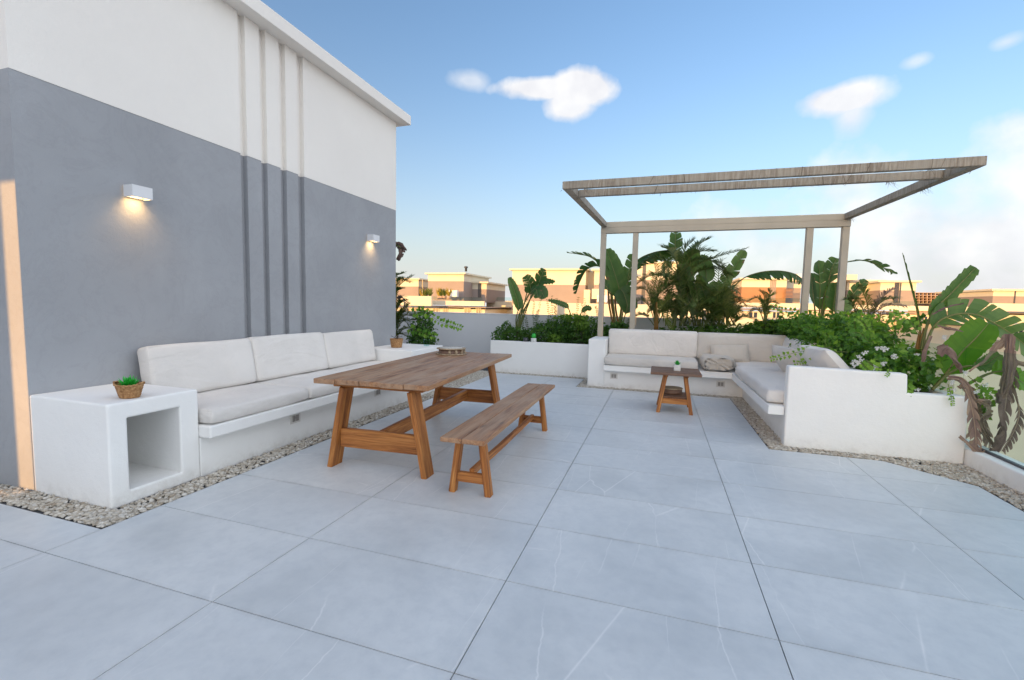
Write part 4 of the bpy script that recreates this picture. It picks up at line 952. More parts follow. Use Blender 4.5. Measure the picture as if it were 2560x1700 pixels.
leaf(s4, A(Y, (2052, 800), (2062, 745), (2072, 700), (2080, 670), (2092, 645)), .45, .15, nrm=(-.2, -1, .2), fold=20, lobes=4, seed=34, tone=.4)
leaf(s4, A(Y-.15, (2078, 802), (2082, 780), (2086, 750), (2088, 730), (2087, 706)), .25, .13, nrm=(-.1, -1, .15), fold=10, seed=35, tone=.4)
leaf(s4, A(Y-.2, (2085, 802), (2110, 770), (2128, 742), (2146, 720), (2166, 700)), .42, .10, nrm=(.1, -1, .5), fold=20, lobes=6, seed=36, tone=.35)
leaf(s4, A(Y-.3, (2070, 802), (2085, 790), (2100, 776), (2112, 762), (2108, 750)), .3, .12, nrm=(0, -1, .6), fold=8, seed=37, tone=.7)
leaf(s4, A(Y, (2056, 800), (2062, 770), (2068, 745), (2072, 725), (2070, 712)), .2, .06, nrm=(.3, -1, 0), fold=20, seed=38, tone=.9, mat='leaf_bright')
Y = 5.75
s5 = strel(at(2298, 925, Y), 'large bird of paradise with a spear leaf and dead leaves in the stepped planter')
leaf(s5, A(Y, (2298, 935), (2301, 850), (2294, 783), (2277, 715), (2256, 632)), .30, .022, nrm=(0, -1, 0), fold=70, seed=41, tone=.35, prad=.012)
leaf(s5, A(Y-.05, (2300, 935), (2306, 860), (2330, 785), (2378, 733), (2440, 668)), .46, .070, nrm=(.25, -1, .25), fold=4, seed=42, tone=.75, tipround=.16, prad=.014)
leaf(s5, A(Y-.1, (2303, 935), (2314, 870), (2338, 812), (2385, 787), (2440, 787), (2492, 812), (2545, 848), (2610, 905)), .26, .165, 'face', (-.15, -1, .55), 24, 12, seed=43, tone=.75, gap=.22, prad=.015, tipround=.35)
leaf(s5, A(Y-.25, (2345, 960), (2372, 925), (2405, 880), (2440, 845), (2472, 808)), .18, .15, nrm=(-.1, -1, .05), fold=-6, seed=44, mat='leaf_bright', tone=.35, tipround=.3)
leaf(s5, A(Y-.35, (2330, 975), (2367, 938), (2409, 917), (2458, 912), (2500, 885)), .62, .07, nrm=(0, -1, .7), fold=10, seed=45, tone=.8)
leaf(s5, A(Y-.45, (2420, 960), (2470, 935), (2510, 930), (2545, 950), (2590, 975)), .3, .12, nrm=(0, -1, .9), fold=15, seed=46, tone=.9, mat='leaf_bright')
g_ = Geo()
for k, (x, w) in enumerate(((2292, .016), (2300, .020), (2306, .014))):
    g_ = Geo(); g_.tube(spline(A(Y-.02*k, (2300, 940), (x, 890), (x+4, 850), (x+10, 820)), 10), [.022, .022, .021, .020, .018, .017, .015, .014, .012, .010, .007], 6, .2+.3*k); g_.build('stem', 'stem_orange', s5, True)
def dead(pts, w, seed, tw=2.2, tone=.5, crump=.5):
    """torn dry blade: flat ribbon folded along its midrib, twisted, with ragged creased edges"""
    rn = random.Random(seed); n = 30; S = spline(pts, n); g_ = Geo(); prev = None; a0 = rn.uniform(-.7, .7); nc = 8; off = Vector((seed, seed*.37, 0)); w = w*1.55; fold = rn.uniform(.35, 1.0)
    for k in range(n+1):
        t = k/n; T_ = (S[min(k+1, n)]-S[max(k-1, 0)]).normalized(); a = a0+.55*tw*math.sin(t*4.2+seed)
        e1 = T_.cross(Vector((.2, -1, .1))).normalized(); e2 = T_.cross(e1); ww = w*(.35+.65*math.sin(math.pi*min(1, t*.75+.2)))*(1+.35*mnoise.noise(Vector((t*9, seed, 0)))); row = []
        dl_ = e1*math.cos(a)+e2*math.sin(a); nl_ = e2*math.cos(a)-e1*math.sin(a)
        for j in range(nc+1):
            u = -1+2*j/nc; cr_ = .16*w*math.sin(u*9+seed)+w*crump*.7*mnoise.noise(S[k]*9+Vector((u*1.2, 0, 0))+off)
            row.append(S[k]+dl_*(ww*u*(1-.25*fold))+nl_*(fold*.6*ww*abs(u)+cr_))
        if prev:
            for j in range(nc):
                if abs(j-nc/2+.5) > 2.6 and mnoise.noise(Vector((k*.5, j*2.0, seed*1.3))) > .28: continue
                g_.quad(prev[j], row[j], row[j+1], prev[j+1], min(1, max(0, tone+.30*mnoise.noise(Vector((j*.8, k*.22, seed)))+.10*(j % 2))))
        prev = row
    o = g_.build('dead_leaf', 'leaf_dead', s5); o['label'] = 'crumpled dry brown hanging leaf'; return o
Y = 5.15
D_ = [([(2525, 835), (2522, 880), (2520, 930), (2508, 985), (2500, 1010)], .055, .35), ([(2522, 838), (2495, 870), (2462, 905), (2425, 930)], .045, .6), ([(2523, 838), (2530, 880), (2548, 905), (2590, 915)], .04, .55),
      ([(2505, 960), (2530, 990), (2535, 1020), (2500, 1045), (2490, 1080)], .06, .2), ([(2500, 985), (2510, 1040), (2515, 1085), (2495, 1120), (2478, 1135)], .065, .15), ([(2495, 1010), (2525, 1030), (2545, 1060), (2520, 1100)], .05, .2),
      ([(2370, 945), (2405, 955), (2425, 1000), (2445, 1050), (2470, 1095), (2490, 1115)], .042, .45), ([(2400, 960), (2440, 990), (2452, 1020), (2410, 1035), (2376, 1040)], .052, .75), ([(2440, 1010), (2432, 1050), (2400, 1075), (2372, 1055), (2335, 1058)], .038, .5),
      ([(2442, 1020), (2440, 1070), (2410, 1100), (2395, 1120), (2385, 1112)], .045, .6), ([(2400, 1090), (2425, 1110), (2450, 1130), (2462, 1128)], .035, .5), ([(2440, 1060), (2425, 1105), (2430, 1150), (2440, 1180), (2425, 1190)], .05, .5),
      ([(2435, 1100), (2445, 1140), (2420, 1155), (2390, 1150)], .045, .75), ([(2450, 1120), (2455, 1150), (2445, 1180)], .04, .4), ([(2352, 890), (2372, 870), (2398, 905), (2408, 930)], .07, .3), ([(2440, 1000), (2470, 1010), (2475, 1030), (2455, 1050)], .04, .55),
      ([(2330, 840), (2318, 870), (2308, 905)], .035, .35), ([(2345, 812), (2375, 822), (2408, 830)], .02, .3), ([(2330, 785), (2370, 768), (2410, 758)], .012, .2)]
for k, (pp, w, tn) in enumerate(D_):
    if k in (3, 5, 8, 11): continue
    dead(A(Y+.25*((k*37) % 5)/5*(.6 if pp[-1][1] > 1000 else 1)-(.12 if pp[-1][1] > 1120 else 0), *pp), w*.62, k, 1.0+.3*(k % 4), min(.85, tn+.15))
for k, (pp, w, tn, fd) in enumerate(((((2400, 950), (2424, 1000), (2436, 1060), (2440, 1120), (2436, 1180)), .050, .55, 30), (((2520, 900), (2518, 960), (2512, 1020), (2500, 1080), (2485, 1125)), .055, .30, 20), (((2524, 845), (2522, 890), (2530, 940), (2520, 985), (2512, 1010)), .06, .4, 40),
                                     (((2405, 960), (2445, 1000), (2455, 1050), (2470, 1095), (2488, 1118)), .055, .6, 25), (((2400, 990), (2385, 1030), (2378, 1070), (2384, 1110), (2390, 1125)), .05, .7, 35), (((2440, 1090), (2434, 1130), (2440, 1165), (2430, 1192), (2422, 1200)), .055, .6, 15), (((2540, 990), (2548, 1030), (2538, 1070), (2520, 1105), (2505, 1128)), .045, .3, 30))):
    o = leaf(s5, A(Y+.05*k-(.1 if pp[-1][1] > 1150 else 0), *pp), .12, w, 'face', (.4*math.sin(k*2.1), -1, .1), fd, 9, seed=950+k, mat='leaf_dead', droop=.9, gap=.45, tone=tn, stem='leaf_dead', prad=.008); o.name = 'dead_leaf'; o['label'] = 'torn dry brown hanging leaf'
# palms
PGp = 'areca palms behind the corner bench'
def palm(loc, label): return thing('areca_palm', loc, label, 'palm', PGp)
Y = 9.0
p1 = palm(at(1685, 812, Y), 'areca palm with a pale ringed trunk rising behind the wide back cushions')
g_ = Geo(); tp = spline(A(Y, (1683, 822), (1690, 780), (1698, 735), (1703, 700), (1700, 660)), 16)
g_.tube(tp, [.035-.012*k/16+.003*(k % 2) for k in range(17)], 8, .6); g_.build('trunk', 'stem_green', p1, True)
for k, pp in enumerate([((1702, 690), (1725, 640), (1750, 610), (1775, 596)), ((1703, 695), (1740, 665), (1800, 640), (1866, 622)), ((1700, 690), (1690, 650), (1672, 625), (1655, 618)), ((1700, 690), (1720, 650), (1745, 630), (1785, 628)),
                        ((1700, 700), (1670, 660), (1640, 645), (1612, 655)), ((1703, 705), (1745, 680), (1790, 672), (1830, 690)), ((1700, 705), (1660, 690), (1625, 690), (1590, 712)), ((1702, 710), (1735, 705), (1765, 720), (1790, 755)),
                        ((1699, 710), (1670, 715), (1645, 740), (1630, 775)), ((1702, 690), (1706, 650), (1715, 620), (1735, 600)), ((1701, 700), (1690, 700), (1678, 730), (1672, 770)), ((1702, 700), (1715, 720), (1722, 760), (1718, 795)), ((1702, 690), (1730, 655), (1770, 650), (1800, 668))]):
    rn = random.Random(k); dy = rn.uniform(-.35, .35); frond(p1, A(Y, (*pp[0], 0), (*pp[1], dy*.4), (*pp[2], dy*.8), (*pp[3], dy)), 30, .22 if k != 1 else .17, seed=k+100, vee=25, tone=.42 if k not in (2, 6) else .6, w=.0085)
for k in range(12):
    rn = random.Random(k+1200); bx = rn.uniform(1660, 1790); tx = bx+rn.uniform(-110, 110); ty = rn.uniform(660, 770); dy = rn.uniform(-.3, .2)
    frond(p1, A(Y, (bx, 815, 0), (bx+(tx-bx)*.25, 770, dy*.3), (bx+(tx-bx)*.6, ty-12, dy*.7), (tx, ty+rn.uniform(0, 25), dy)), 28, .17, seed=k+1200, vee=25, tone=rn.choice((.3, .5, .65)), w=.007)
p2 = palm(at(1640, 822, 8.9), 'young areca palm with yellow stems beside the second pergola post'); Y = 8.85
for k, pp in enumerate([((1640, 815), (1632, 760), (1618, 715), (1588, 690)), ((1640, 815), (1640, 750), (1650, 700), (1670, 665)), ((1638, 815), (1625, 770), (1600, 750), (1576, 775)), ((1642, 815), (1655, 770), (1685, 745), (1715, 760)), ((1640, 815), (1630, 750), (1640, 690), (1632, 645)),
                        ((1642, 815), (1662, 780), (1690, 770), (1712, 790)), ((1637, 815), (1615, 790), (1590, 790), (1570, 815)), ((1640, 815), (1645, 740), (1665, 710), (1700, 712)), ((1640, 812), (1622, 735), (1600, 722), (1575, 735)), ((1641, 812), (1648, 780), (1660, 790), (1672, 820))]):
    rn = random.Random(k+40); dy = rn.uniform(-.3, .25); frond(p2, A(Y, (*pp[0], 0), (*pp[1], dy*.4), (*pp[2], dy*.8), (*pp[3], dy)), 28, .17, seed=k+200, vee=28, tone=.45 if k % 3 else .75, w=.007)
for k in range(4):
    g_ = Geo(); g_.tube(spline(A(Y-.05*k, (1636+3*k, 826), (1637+2*k, 790), (1636+2*k, 755)), 6), .012, 6, .5); g_.build('stem', 'stem_orange', p2, True)
p3 = palm(at(1830, 815, 8.9), 'dense dark areca palm thicket in front of the right arching leaf'); Y = 8.9
for k in range(24):
    rn = random.Random(k+300); a = rn.uniform(-1.45, 1.45); L = rn.uniform(65, 125); bx, by = 1822+rn.uniform(-26, 26), 815; mx, my = bx+math.sin(a)*L*.35, by-math.cos(a)*L*.75-8; ex, ey = bx+math.sin(a)*L*1.0, by-math.cos(a)*L*.75+rn.uniform(-6, 34)*abs(math.sin(a)); dy = rn.uniform(-.4, .3)
    frond(p3, A(Y, (bx, by, 0), ((bx+mx)/2, (by+my)/2, dy*.3), (mx, my, dy*.7), (ex, ey, dy)), 26, .16, seed=k+300, vee=22, tone=rn.choice((.15, .25, .35, .55, .8)), w=.006, droop=.35)
p4 = palm(at(1915, 800, 8.7), 'small areca palm just left of the third pergola post'); Y = 8.7
for k, pp in enumerate([((1913, 812), (1915, 780), (1925, 755), (1945, 760)), ((1913, 812), (1908, 770), (1895, 745), (1872, 752)), ((1913, 812), (1912, 770), (1910, 740), (1900, 728)), ((1914, 812), (1922, 775), (1938, 770), (1955, 785)), ((1912, 812), (1900, 780), (1885, 775), (1868, 792)), ((1912, 812), (1918, 765), (1925, 740), (1920, 725))]):
    frond(p4, A(Y, *pp), 24, .13, seed=k+400, vee=25, tone=.6, w=.006)
g_ = Geo(); g_.tube(spline(A(Y, (1912, 826), (1913, 790), (1914, 765)), 8), .02, 7, .3); g_.build('trunk', 'stem_green', p4, True)
p5 = palm(at(2160, 800, 7.9), 'half-dried palm with brown drooping fronds rising from the flowering hedge'); Y = 7.6
for k, pp in enumerate([((2170, 830), (2185, 780), (2205, 745), (2232, 722)), ((2165, 830), (2160, 780), (2140, 750), (2115, 748)), ((2168, 830), (2180, 790), (2215, 765), (2262, 765)), ((2168, 830), (2170, 770), (2160, 735), (2150, 715)), ((2170, 830), (2200, 790), (2230, 790), (2260, 815)), ((2165, 830), (2150, 790), (2125, 785), (2105, 810)), ((2168, 830), (2190, 770), (2212, 750), (2240, 745)), ((2166, 835), (2190, 800), (2215, 820), (2230, 860)), ((2162, 830), (2140, 780), (2130, 760), (2134, 740))]):
    frond(p5, A(Y, *pp), 22, .17, mat='leaf_dead' if k in (0, 2, 7, 4) else 'leaf_palm', seed=k+500, vee=20, tone=.55, w=.006, droop=.4)

# shrubs and hedges
shrub('hedge_shrub', [((-2.85, 9.0, .72), (.28, .26, .20)), ((-3.12, 8.85, .70), (.16, .2, .22)), ((-3.02, 8.95, .88), (.13, .15, .16))], 1500, .055, 'small round-leaved shrub spilling over the left end of the low planter', seed=1, base=(-2.95, 9.0, .56))
shrub('hedge_shrub', [((-2.2, 9.1, .74), (.55, .32, .24)), ((-1.65, 9.1, .80), (.42, .32, .30)), ((-1.95, 9.3, .92), (.5, .2, .2)), ((-1.25, 9.1, .85), (.22, .3, .3))], 5200, .055, 'dense dark green hedge in the low planter left of the corner bench', seed=2, base=(-2.0, 9.1, .56), stems=14)
yl = shrub('lime_shrub', [((-1.62, 8.98, 1.13), (.36, .14, .07)), ((-1.95, 8.85, .70), (.16, .1, .1)), ((-1.45, 8.9, 1.02), (.18, .12, .14))], 700, .07, 'lime green leafy creeper on top of the dark hedge', seed=3, base=(-1.7, 9.0, .56), tone=(.6, 1))
g_ = Geo(); lg = Geo()
tw = thing('twiggy_shrub', (-2.2, 9.35, .56), 'sparse twiggy shrub with tiny dark leaves standing above the hedge', 'shrub')
for k, (x, y0) in enumerate(((1318, 742), (1335, 752), (1352, 745), (1368, 748), (1380, 738), (1392, 745), (1446, 742), (1462, 745), (1490, 765), (1385, 762), (1300, 770), (1455, 758), (1345, 775), (1310, 790))):
    q = [at(x+rn.uniform(-14, 14), 850, 9.35), at(x+rn.uniform(-8, 8), 800, 9.35), at(x, y0, 9.35)]; sprig(g_, lg, q, 20, .040, k, .15, .004)
g_.build('stems', 'twig', tw, True); lg.build('foliage', 'leaf_bush', tw)
for k, pp in enumerate((((1430, 800), (1420, 770), (1400, 758), (1370, 750)), ((1440, 805), (1455, 780), (1468, 770), (1478, 775)))): leaf(tw, A(9.1, *pp), .3, .06, nrm=(0, -1, .5), fold=10, seed=600+k, tone=.4)
shrub('hedge_shrub', [((-.9, 8.95, .80), (.2, .25, .2)), ((-.68, 8.8, .98), (.14, .12, .12)), ((-.75, 9.0, .9), (.22, .2, .18))], 900, .09, 'broad-leaved shrub at the foot of the leftmost pergola post', seed=4, base=(-.8, 8.95, .62), tone=(.2, .75))
shrub('hedge_shrub', [((.1, 8.85, .80), (.5, .26, .17)), ((.9, 8.85, .86), (.6, .28, .22)), ((1.6, 8.85, .86), (.55, .3, .26))], 4200, .075, 'low dark leafy shrubs filling the bed behind the back cushions', seed=5, base=(.8, 8.9, .62), stems=14, tone=(.1, .75))
shrub('hedge_shrub', [((2.05, 8.6, .98), (.42, .3, .24)), ((1.75, 8.75, 1.0), (.3, .25, .2))], 2000, .085, 'leafy shrub mound behind the corner of the L-shaped bench', seed=6, base=(2.0, 8.7, .62), tone=(.25, .85))
bo = shrub('bougainvillea', [((2.28, 7.6, .98), (.40, .75, .34)), ((2.32, 6.6, .95), (.36, .70, .36)), ((2.22, 5.75, .82), (.26, .48, .26)), ((2.40, 6.9, 1.12), (.30, .6, .22)), ((2.18, 7.2, .90), (.30, .5, .28)), ((2.10, 8.1, 1.12), (.35, .3, .16)), ((2.5, 5.75, .78), (.24, .4, .28)), ((2.06, 6.9, .98), (.24, .5, .20)), ((2.1, 7.7, 1.02), (.26, .4, .22)), ((2.02, 6.15, .98), (.17, .45, .13))], 14300, .062,
           'white-flowered bougainvillea hedge spilling over the stepped planter', 'leaf_bougain', 7, (2.3, 6.7, .585), (.05, .85), stems=24, shell=.45)
def flower(c, s, seed, parent):
    rn = random.Random(seed); g_ = Geo()
    for k in range(rn.choice((3, 4, 5))):
        o = Vector((rn.uniform(-1, 1), rn.uniform(-.6, .4), rn.uniform(-.8, .8)))*s*.9
        for b in range(3):
            a = b*2.094+rn.random(); d = Vector((math.cos(a), -.45, math.sin(a))).normalized(); sd = d.cross(Vector((0, -1, 0))).normalized(); p = Vector(c)+o; L = s*rn.uniform(.8, 1.2)
            g_.quad(p, p+d*L*.5-sd*L*.38, p+d*L, p+d*L*.5+sd*L*.38, rn.random())
    return g_.build('flower', 'petal_white', parent)
for k, (px, py, Yf, s) in enumerate(((2068, 832, 7.0, .028), (2048, 842, 7.0, .026), (2195, 868, 5.35, .036), (2205, 872, 5.35, .034), (2212, 874, 5.33, .030), (2235, 890, 5.3, .028), (2140, 905, 5.3, .038), (2150, 895, 5.3, .036), (2160, 880, 5.3, .034), (2132, 912, 5.28, .030), (2192, 916, 5.25, .034), (2205, 910, 5.25, .034),
                                         (2290, 885, 5.4, .024), (2275, 872, 5.5, .022), (2360, 845, 5.5, .028), (2365, 840, 5.5, .026), (2293, 972, 5.2, .026), (2412, 932, 5.2, .026), (2462, 962, 5.15, .026), (2442, 978, 5.15, .024), (2380, 955, 5.15, .024), (2385, 975, 5.1, .024), (2480, 860, 5.6, .028), (2020, 790, 7.6, .022))):
    flower(at(px, py, Yf), s*.72, k, bo)
g_ = Geo(); lg = Geo()
for k, (Ys, pp, n, L) in enumerate(((5.9, ((2080, 868), (2040, 872), (1995, 880), (1952, 892), (1925, 898)), 13, .062), (5.9, ((2060, 880), (2030, 890), (2005, 905), (1985, 908)), 9, .055), (5.7, ((2120, 880), (2080, 880), (2050, 888), (2030, 900)), 10, .055), (5.2, ((2150, 905), (2160, 915), (2170, 925)), 6, .06), (5.2, ((2165, 900), (2185, 915), (2200, 920)), 6, .06),
                                    (8.0, ((2010, 800), (1985, 780), (1955, 775), (1925, 765)), 9, .08), (8.0, ((2060, 800), (2030, 785), (2000, 790), (1970, 785)), 9, .08), (5.15, ((2260, 960), (2270, 972), (2262, 980)), 5, .075), (5.08, ((2370, 960), (2378, 990), (2382, 1015)), 8, .035), (5.08, ((2225, 920), (2222, 930), (2215, 940)), 5, .03),
                                    (5.2, ((2440, 960), (2455, 985), (2465, 1020), (2468, 1045)), 12, .06), (5.25, ((2420, 940), (2450, 965), (2480, 990), (2490, 1010)), 10, .07), (5.6, ((2370, 850), (2410, 842), (2440, 850), (2470, 870)), 11, .07), (7.0, ((2100, 815), (2140, 790), (2170, 800), (2200, 790)), 10, .07), (6.3, ((2240, 830), (2270, 812), (2300, 805)), 9, .06))):
    sprig(g_, lg, A(Ys, *pp), n, L, 700+k, .85, .004)
rn = random.Random(77)
for k in range(46):
    c = Vector((2.3+rn.uniform(-.35, .3), rn.uniform(5.5, 8.3), 1.0+rn.uniform(-.1, .15))); d = Vector((rn.uniform(-.5, .3), rn.uniform(-.5, .1), rn.uniform(.15, .8))).normalized(); L = rn.uniform(.18, .42)
    sprig(g_, lg, [c, c+d*L*.6, c+d*L+Vector((rn.uniform(-.08, .05), 0, -.06))], rn.randint(6, 10), rn.uniform(.06, .085), 900+k, rn.choice((.35, .6, .85, .9)), .003)
g_.build('shoots', 'stem_green', bo, True); lg.build('shoot_leaves', 'leaf_bougain', bo)
# plants behind the far corner of the rooftop building
bd = thing('planter', (-4.4, 8.2, 0), 'low white planter tucked behind the far corner of the rooftop building', 'planter')
box('wall', -6.5, -3.72, 6.62, 6.70, -.012, .50, 'white_plaster', bd, .01); box('wall', -3.80, -3.72, 6.7003, 8.4, -.012, .50, 'white_plaster', bd, .01); box('soil', -6.5, -3.8003, 6.7004, 8.4, -.012, .44, 'soil', bd)
Y = 7.3
cp = thing('areca_palm', at(992, 830, Y), 'spiky palm peeking out behind the far corner of the grey wall', 'palm')
for k, pp in enumerate([((975, 880), (985, 780), (995, 720), (1030, 690)), ((980, 880), (1000, 800), (1030, 790), (1060, 815)), ((980, 880), (992, 770), (1005, 745), (1015, 775)), ((975, 880), (985, 800), (1010, 800), (1045, 845)), ((975, 870), (984, 760), (992, 730), (1005, 722)), ((978, 880), (1000, 830), (1030, 822), (1052, 850)), ((972, 880), (980, 780), (985, 700), (1010, 682)), ((978, 880), (1000, 810), (1035, 800), (1055, 800)), ((975, 880), (990, 820), (1000, 790), (1022, 760)), ((976, 870), (996, 800), (1010, 780), (1040, 790)), ((974, 880), (990, 840), (1012, 838), (1035, 862)), ((976, 875), (988, 790), (1000, 760), (1012, 752)), ((972, 870), (984, 740), (1000, 700), (1025, 706))]):
    frond(cp, A(Y, *pp), 26, .15, seed=k+800, vee=25, tone=.45 if k != 0 else .15, w=.007, mat='leaf_palm' if k not in (2,) else 'leaf_dead')
cv = shrub('vine', [((-4.0, 7.2, .72), (.24, .3, .26)), ((-4.05, 7.3, 1.0), (.15, .25, .3))], 1500, .06, 'green vine with two trailing shoots behind the far corner of the grey wall', seed=12, base=(-4.05, 7.25, .44), tone=(.15, .75))
g_ = Geo(); lg = Geo(); sprig(g_, lg, A(6.9, (1010, 790), (1060, 780), (1100, 805), (1130, 812), (1155, 820)), 17, .105, 901, .75, .004); sprig(g_, lg, A(6.9, (1010, 815), (1045, 828), (1070, 836), (1092, 842)), 11, .10, 902, .7, .004)
g_.build('shoots', 'stem_green', cv, True); lg.build('shoot_leaves', 'leaf_bougain', cv)
dl = thing('bird_of_paradise', at(985, 700, 7.4), 'dry brown leaf tip poking out from behind the grey wall', 'plant')
g_ = Geo(); g_.tube(spline(A(7.4, (960, 860), (965, 700), (985, 618), (1003, 620)), 14), .012, 6, .4); g_.build('stem', 'stem_green', dl, True)
s5_keep = s5; s5 = dl
dead(A(7.4, (985, 606), (998, 612), (1000, 632), (992, 650)), .06, 61, 1.0, .3); dead(A(7.4, (992, 612), (1005, 618), (1016, 626)), .03, 62, .6, .3)
s5 = s5_keep

# ------------------------------------------------------------------ neighbouring villas, street, ground
tag(mesh('ground', [(-1500, -1500, -9), (1500, -1500, -9), (1500, 1500, -9), (-1500, 1500, -9)], [(0, 1, 2, 3)], 'ground'), kind='structure')
tag(box('road', 22, 34, -60, 140, -9.05, -8.99, 'asphalt'), kind='structure'); tag(box('pavement', 34.01, 37, -60, 140, -9.05, -8.86, 'paving'), kind='structure'); tag(box('pavement', 12, 21.99, -60, 140, -9.05, -8.86, 'paving'), kind='structure')
def rect(px0, px1, py0, py1, Yd):
    a = at(px0, py0, Yd); b = at(px1, py1, Yd); return a.x, b.x, b.z, a.z      # x0 x1 z0 z1
class Villa:
    def __init__(s, label, Yd, px):
        s.Y = Yd; p = at(px, 770, Yd); s.o = thing('villa', (p.x, Yd+5, -9), label, 'villa', 'neighbouring villas'); s.k = 0
    def blk(s, name, px0, px1, py0, py1, mat, dy=0, depth=8, zb=None):
        s.k += 1; x0, x1, z0, z1 = rect(px0, px1, py0, py1, s.Y+dy)
        if zb is not None: z0 = zb
        return box(name, x0, x1, s.Y+dy, s.Y+dy+depth+.013*s.k, z0, z1, mat, s.o)
    def tower(s, px0, px1, pt, ps, pb_, dy=0, depth=8, grooves=(), corn=True, up_='villa_white', lo='villa_grey'):
        """white over grey stair block, cornice, dark groove strips (recess modelled as thin ribs)"""
        x0, x1, zb, zt = rect(px0, px1, pt, pb_, s.Y+dy); zs = at((px0+px1)/2, ps, s.Y+dy).z; y0 = s.Y+dy; s.k += 1; e = .006*s.k
        box('upper_wall', x0, x1, y0+e, y0+depth, zs, zt, up_, s.o); box('lower_wall', x0+.01, x1-.01, y0+e+.012, y0+depth-.01, zb-.5, zs-.002, lo, s.o)
        if corn: box('cornice', x0-.25, x1+.25, y0+e-.25, y0+depth+.25, zt+.002, zt+.16, up_, s.o)
        for gx in grooves:
            xg = at(gx, (pt+pb_)/2, s.Y+dy).x; box('groove', xg-.05, xg+.05, y0+e-.02, y0+e-.001, zb, zt-.02, 'villa_grey' if lo != 'villa_grey' else 'metal_dark', s.o)
def windows(v, items, dy):
    for (a, b, c, d) in items:
        x0, x1, z0, z1 = rect(a, b, c, d, v.Y+dy); w = box('window', x0, x1, v.Y+dy-.06, v.Y+dy-.012, z0, z1, 'villa_white', v.o); t = (x1-x0)*.12
        for p0, p1 in ((x0+t, (x0+x1)/2-t/2), ((x0+x1)/2+t/2, x1-t)):
            q = box('pane', p0, p1, v.Y+dy-.075, v.Y+dy-.0605, z0+t*.5, z1-t*.5, 'window_dark', None); q.parent = w; q.matrix_parent_inverse = Matrix.Identity(4); q.matrix_parent_inverse = Matrix.Translation(-Vector(v.o.location)) @ Matrix.Translation(Vector(v.o.location))
# first villa, seen over the parapet
v1 = Villa('white and grey villa with a planted roof terrace beyond the parapet, nearest the grey wall', 42, 1100)
v1.tower(1070, 1159, 686, 703, 742, 0, 7); v1.tower(960, 1046, 699, 716, 742, 2.5, 6, (1056,)); v1.tower(1172, 1216, 708, 723, 744, 2.2, 6, (1196, 1199, 1202))
v1.blk('parapet', 985, 1078, 739, 765, 'villa_white', -5, .2); v1.blk('parapet', 1079, 1210, 751, 765, 'villa_white', -3.5, .2)
v1.blk('glass_rail', 1080, 1205, 741, 751, 'glass', -3.4, .02); v1.blk('roof_slab', 985, 1215, 765, 768, 'villa_grey', -3.2, 14)
v1.blk('storey', 985, 1212, 768, 800, 'villa_white', -2.6, 12, -9); windows(v1, ((1082, 1098, 769, 784), (1108, 1120, 769, 784), (1160, 1177, 769, 784), (1030, 1046, 769, 784), (1190, 1203, 769, 784)), -2.6)
g_ = Geo(); lathe('chimney', [(0, 0), (.12, 0), (.12, .35), (.2, .36), (.2, .5), (0, .55)], 'metal_dark', v1.o, tuple(at(1157, 682, 43)+Vector((0, .8, .2))), 10)
rn = random.Random(9)
for k, px in enumerate((1056, 1063, 1075, 1098, 1103, 1111, 1122)):
    pl = thing('roof_plant', at(px, 742, 38.6), 'small yellowish pot plant among the roof terrace plants of the nearest villa' if k % 3 == 0 else 'small green pot plant among the roof terrace plants of the nearest villa', 'plant', 'roof plants on the villa'); lg = Geo()
    for q in range(26):
        a = rn.uniform(0, 6.28); h = rn.uniform(.4, 1.0); p = at(px, 744, 38.6); e = p+Vector((math.cos(a)*.35, math.sin(a)*.35, h)); w = Vector((.05, 0, 0)); m_ = p.lerp(e, .6)+Vector((0, 0, .1)); lg.quad(p-w*.3, p+w*.3, m_+w, m_-w, rn.random()); lg.quad(m_-w, m_+w, e+w*.1, e-w*.1, rn.random())
    lg.build('foliage', 'leaf_yellow' if k % 3 == 0 else 'leaf_palm', pl)
    lathe('pot', [(0, 0), (.16, 0), (.2, .3), (0, .3)], 'concrete_raw', pl, tuple(at(px, 748, 38.6)), 10)
v1b = Villa('long low white wing with a glass rail between the two nearest villas', 47, 1250)
v1b.blk('wall', 1216, 1300, 753, 775, 'villa_white', 0, 6, -9); v1b.blk('ledge', 1205, 1300, 773, 790, 'villa_white', -1.2, 1.1); v1b.blk('glass_rail', 1180, 1300, 742, 752, 'glass', .3, .03)
v2 = Villa('broad sunlit villa with a long cream upper wall behind the low planter', 42, 1400)
v2.tower(1281, 1462, 676, 712, 765, 0, 9); v2.tower(1486, 1545, 677, 712, 765, .05, 9); v2.blk('recess_wall', 1460, 1488, 679, 765, 'villa_white', 1.4, 6)
v2.blk('vent_box', 1460, 1474, 724, 760, 'villa_white', -.9, .8); v2.blk('vent_box', 1480, 1545, 722, 748, 'villa_white', -1.2, .8); v2.blk('parapet', 1283, 1392, 752, 792, 'villa_white', -4, .2, -9); v2.blk('parapet', 1392.2, 1720, 757, 800, 'villa_white', -3, .2, -9)
v2.tower(1592, 1712, 659, 700, 765, 3, 8, (1606, 1609, 1612)); v2.blk('storey', 1283, 1715, 775, 800, 'villa_white', -2.5, 12, -9); v2.blk('pipe', 1346.5, 1349.5, 674, 690, 'concrete_raw', -.4, .2)
v3 = Villa('cream villa with slatted timber panel and glass rail between the middle pergola posts', 46, 1900)
v3.tower(1855, 1964, 699, 718, 750, 0, 7, (1926, 1930, 1934, 1938), lo='villa_timber'); v3.tower(1966, 2001, 703, 720, 746, 2.5, 6); v3.blk('side_block', 2086, 2112, 680, 740, 'villa_white', .5, 6); v3.blk('shaded_block', 2112, 2143, 686, 700, 'villa_white', .8, 6)
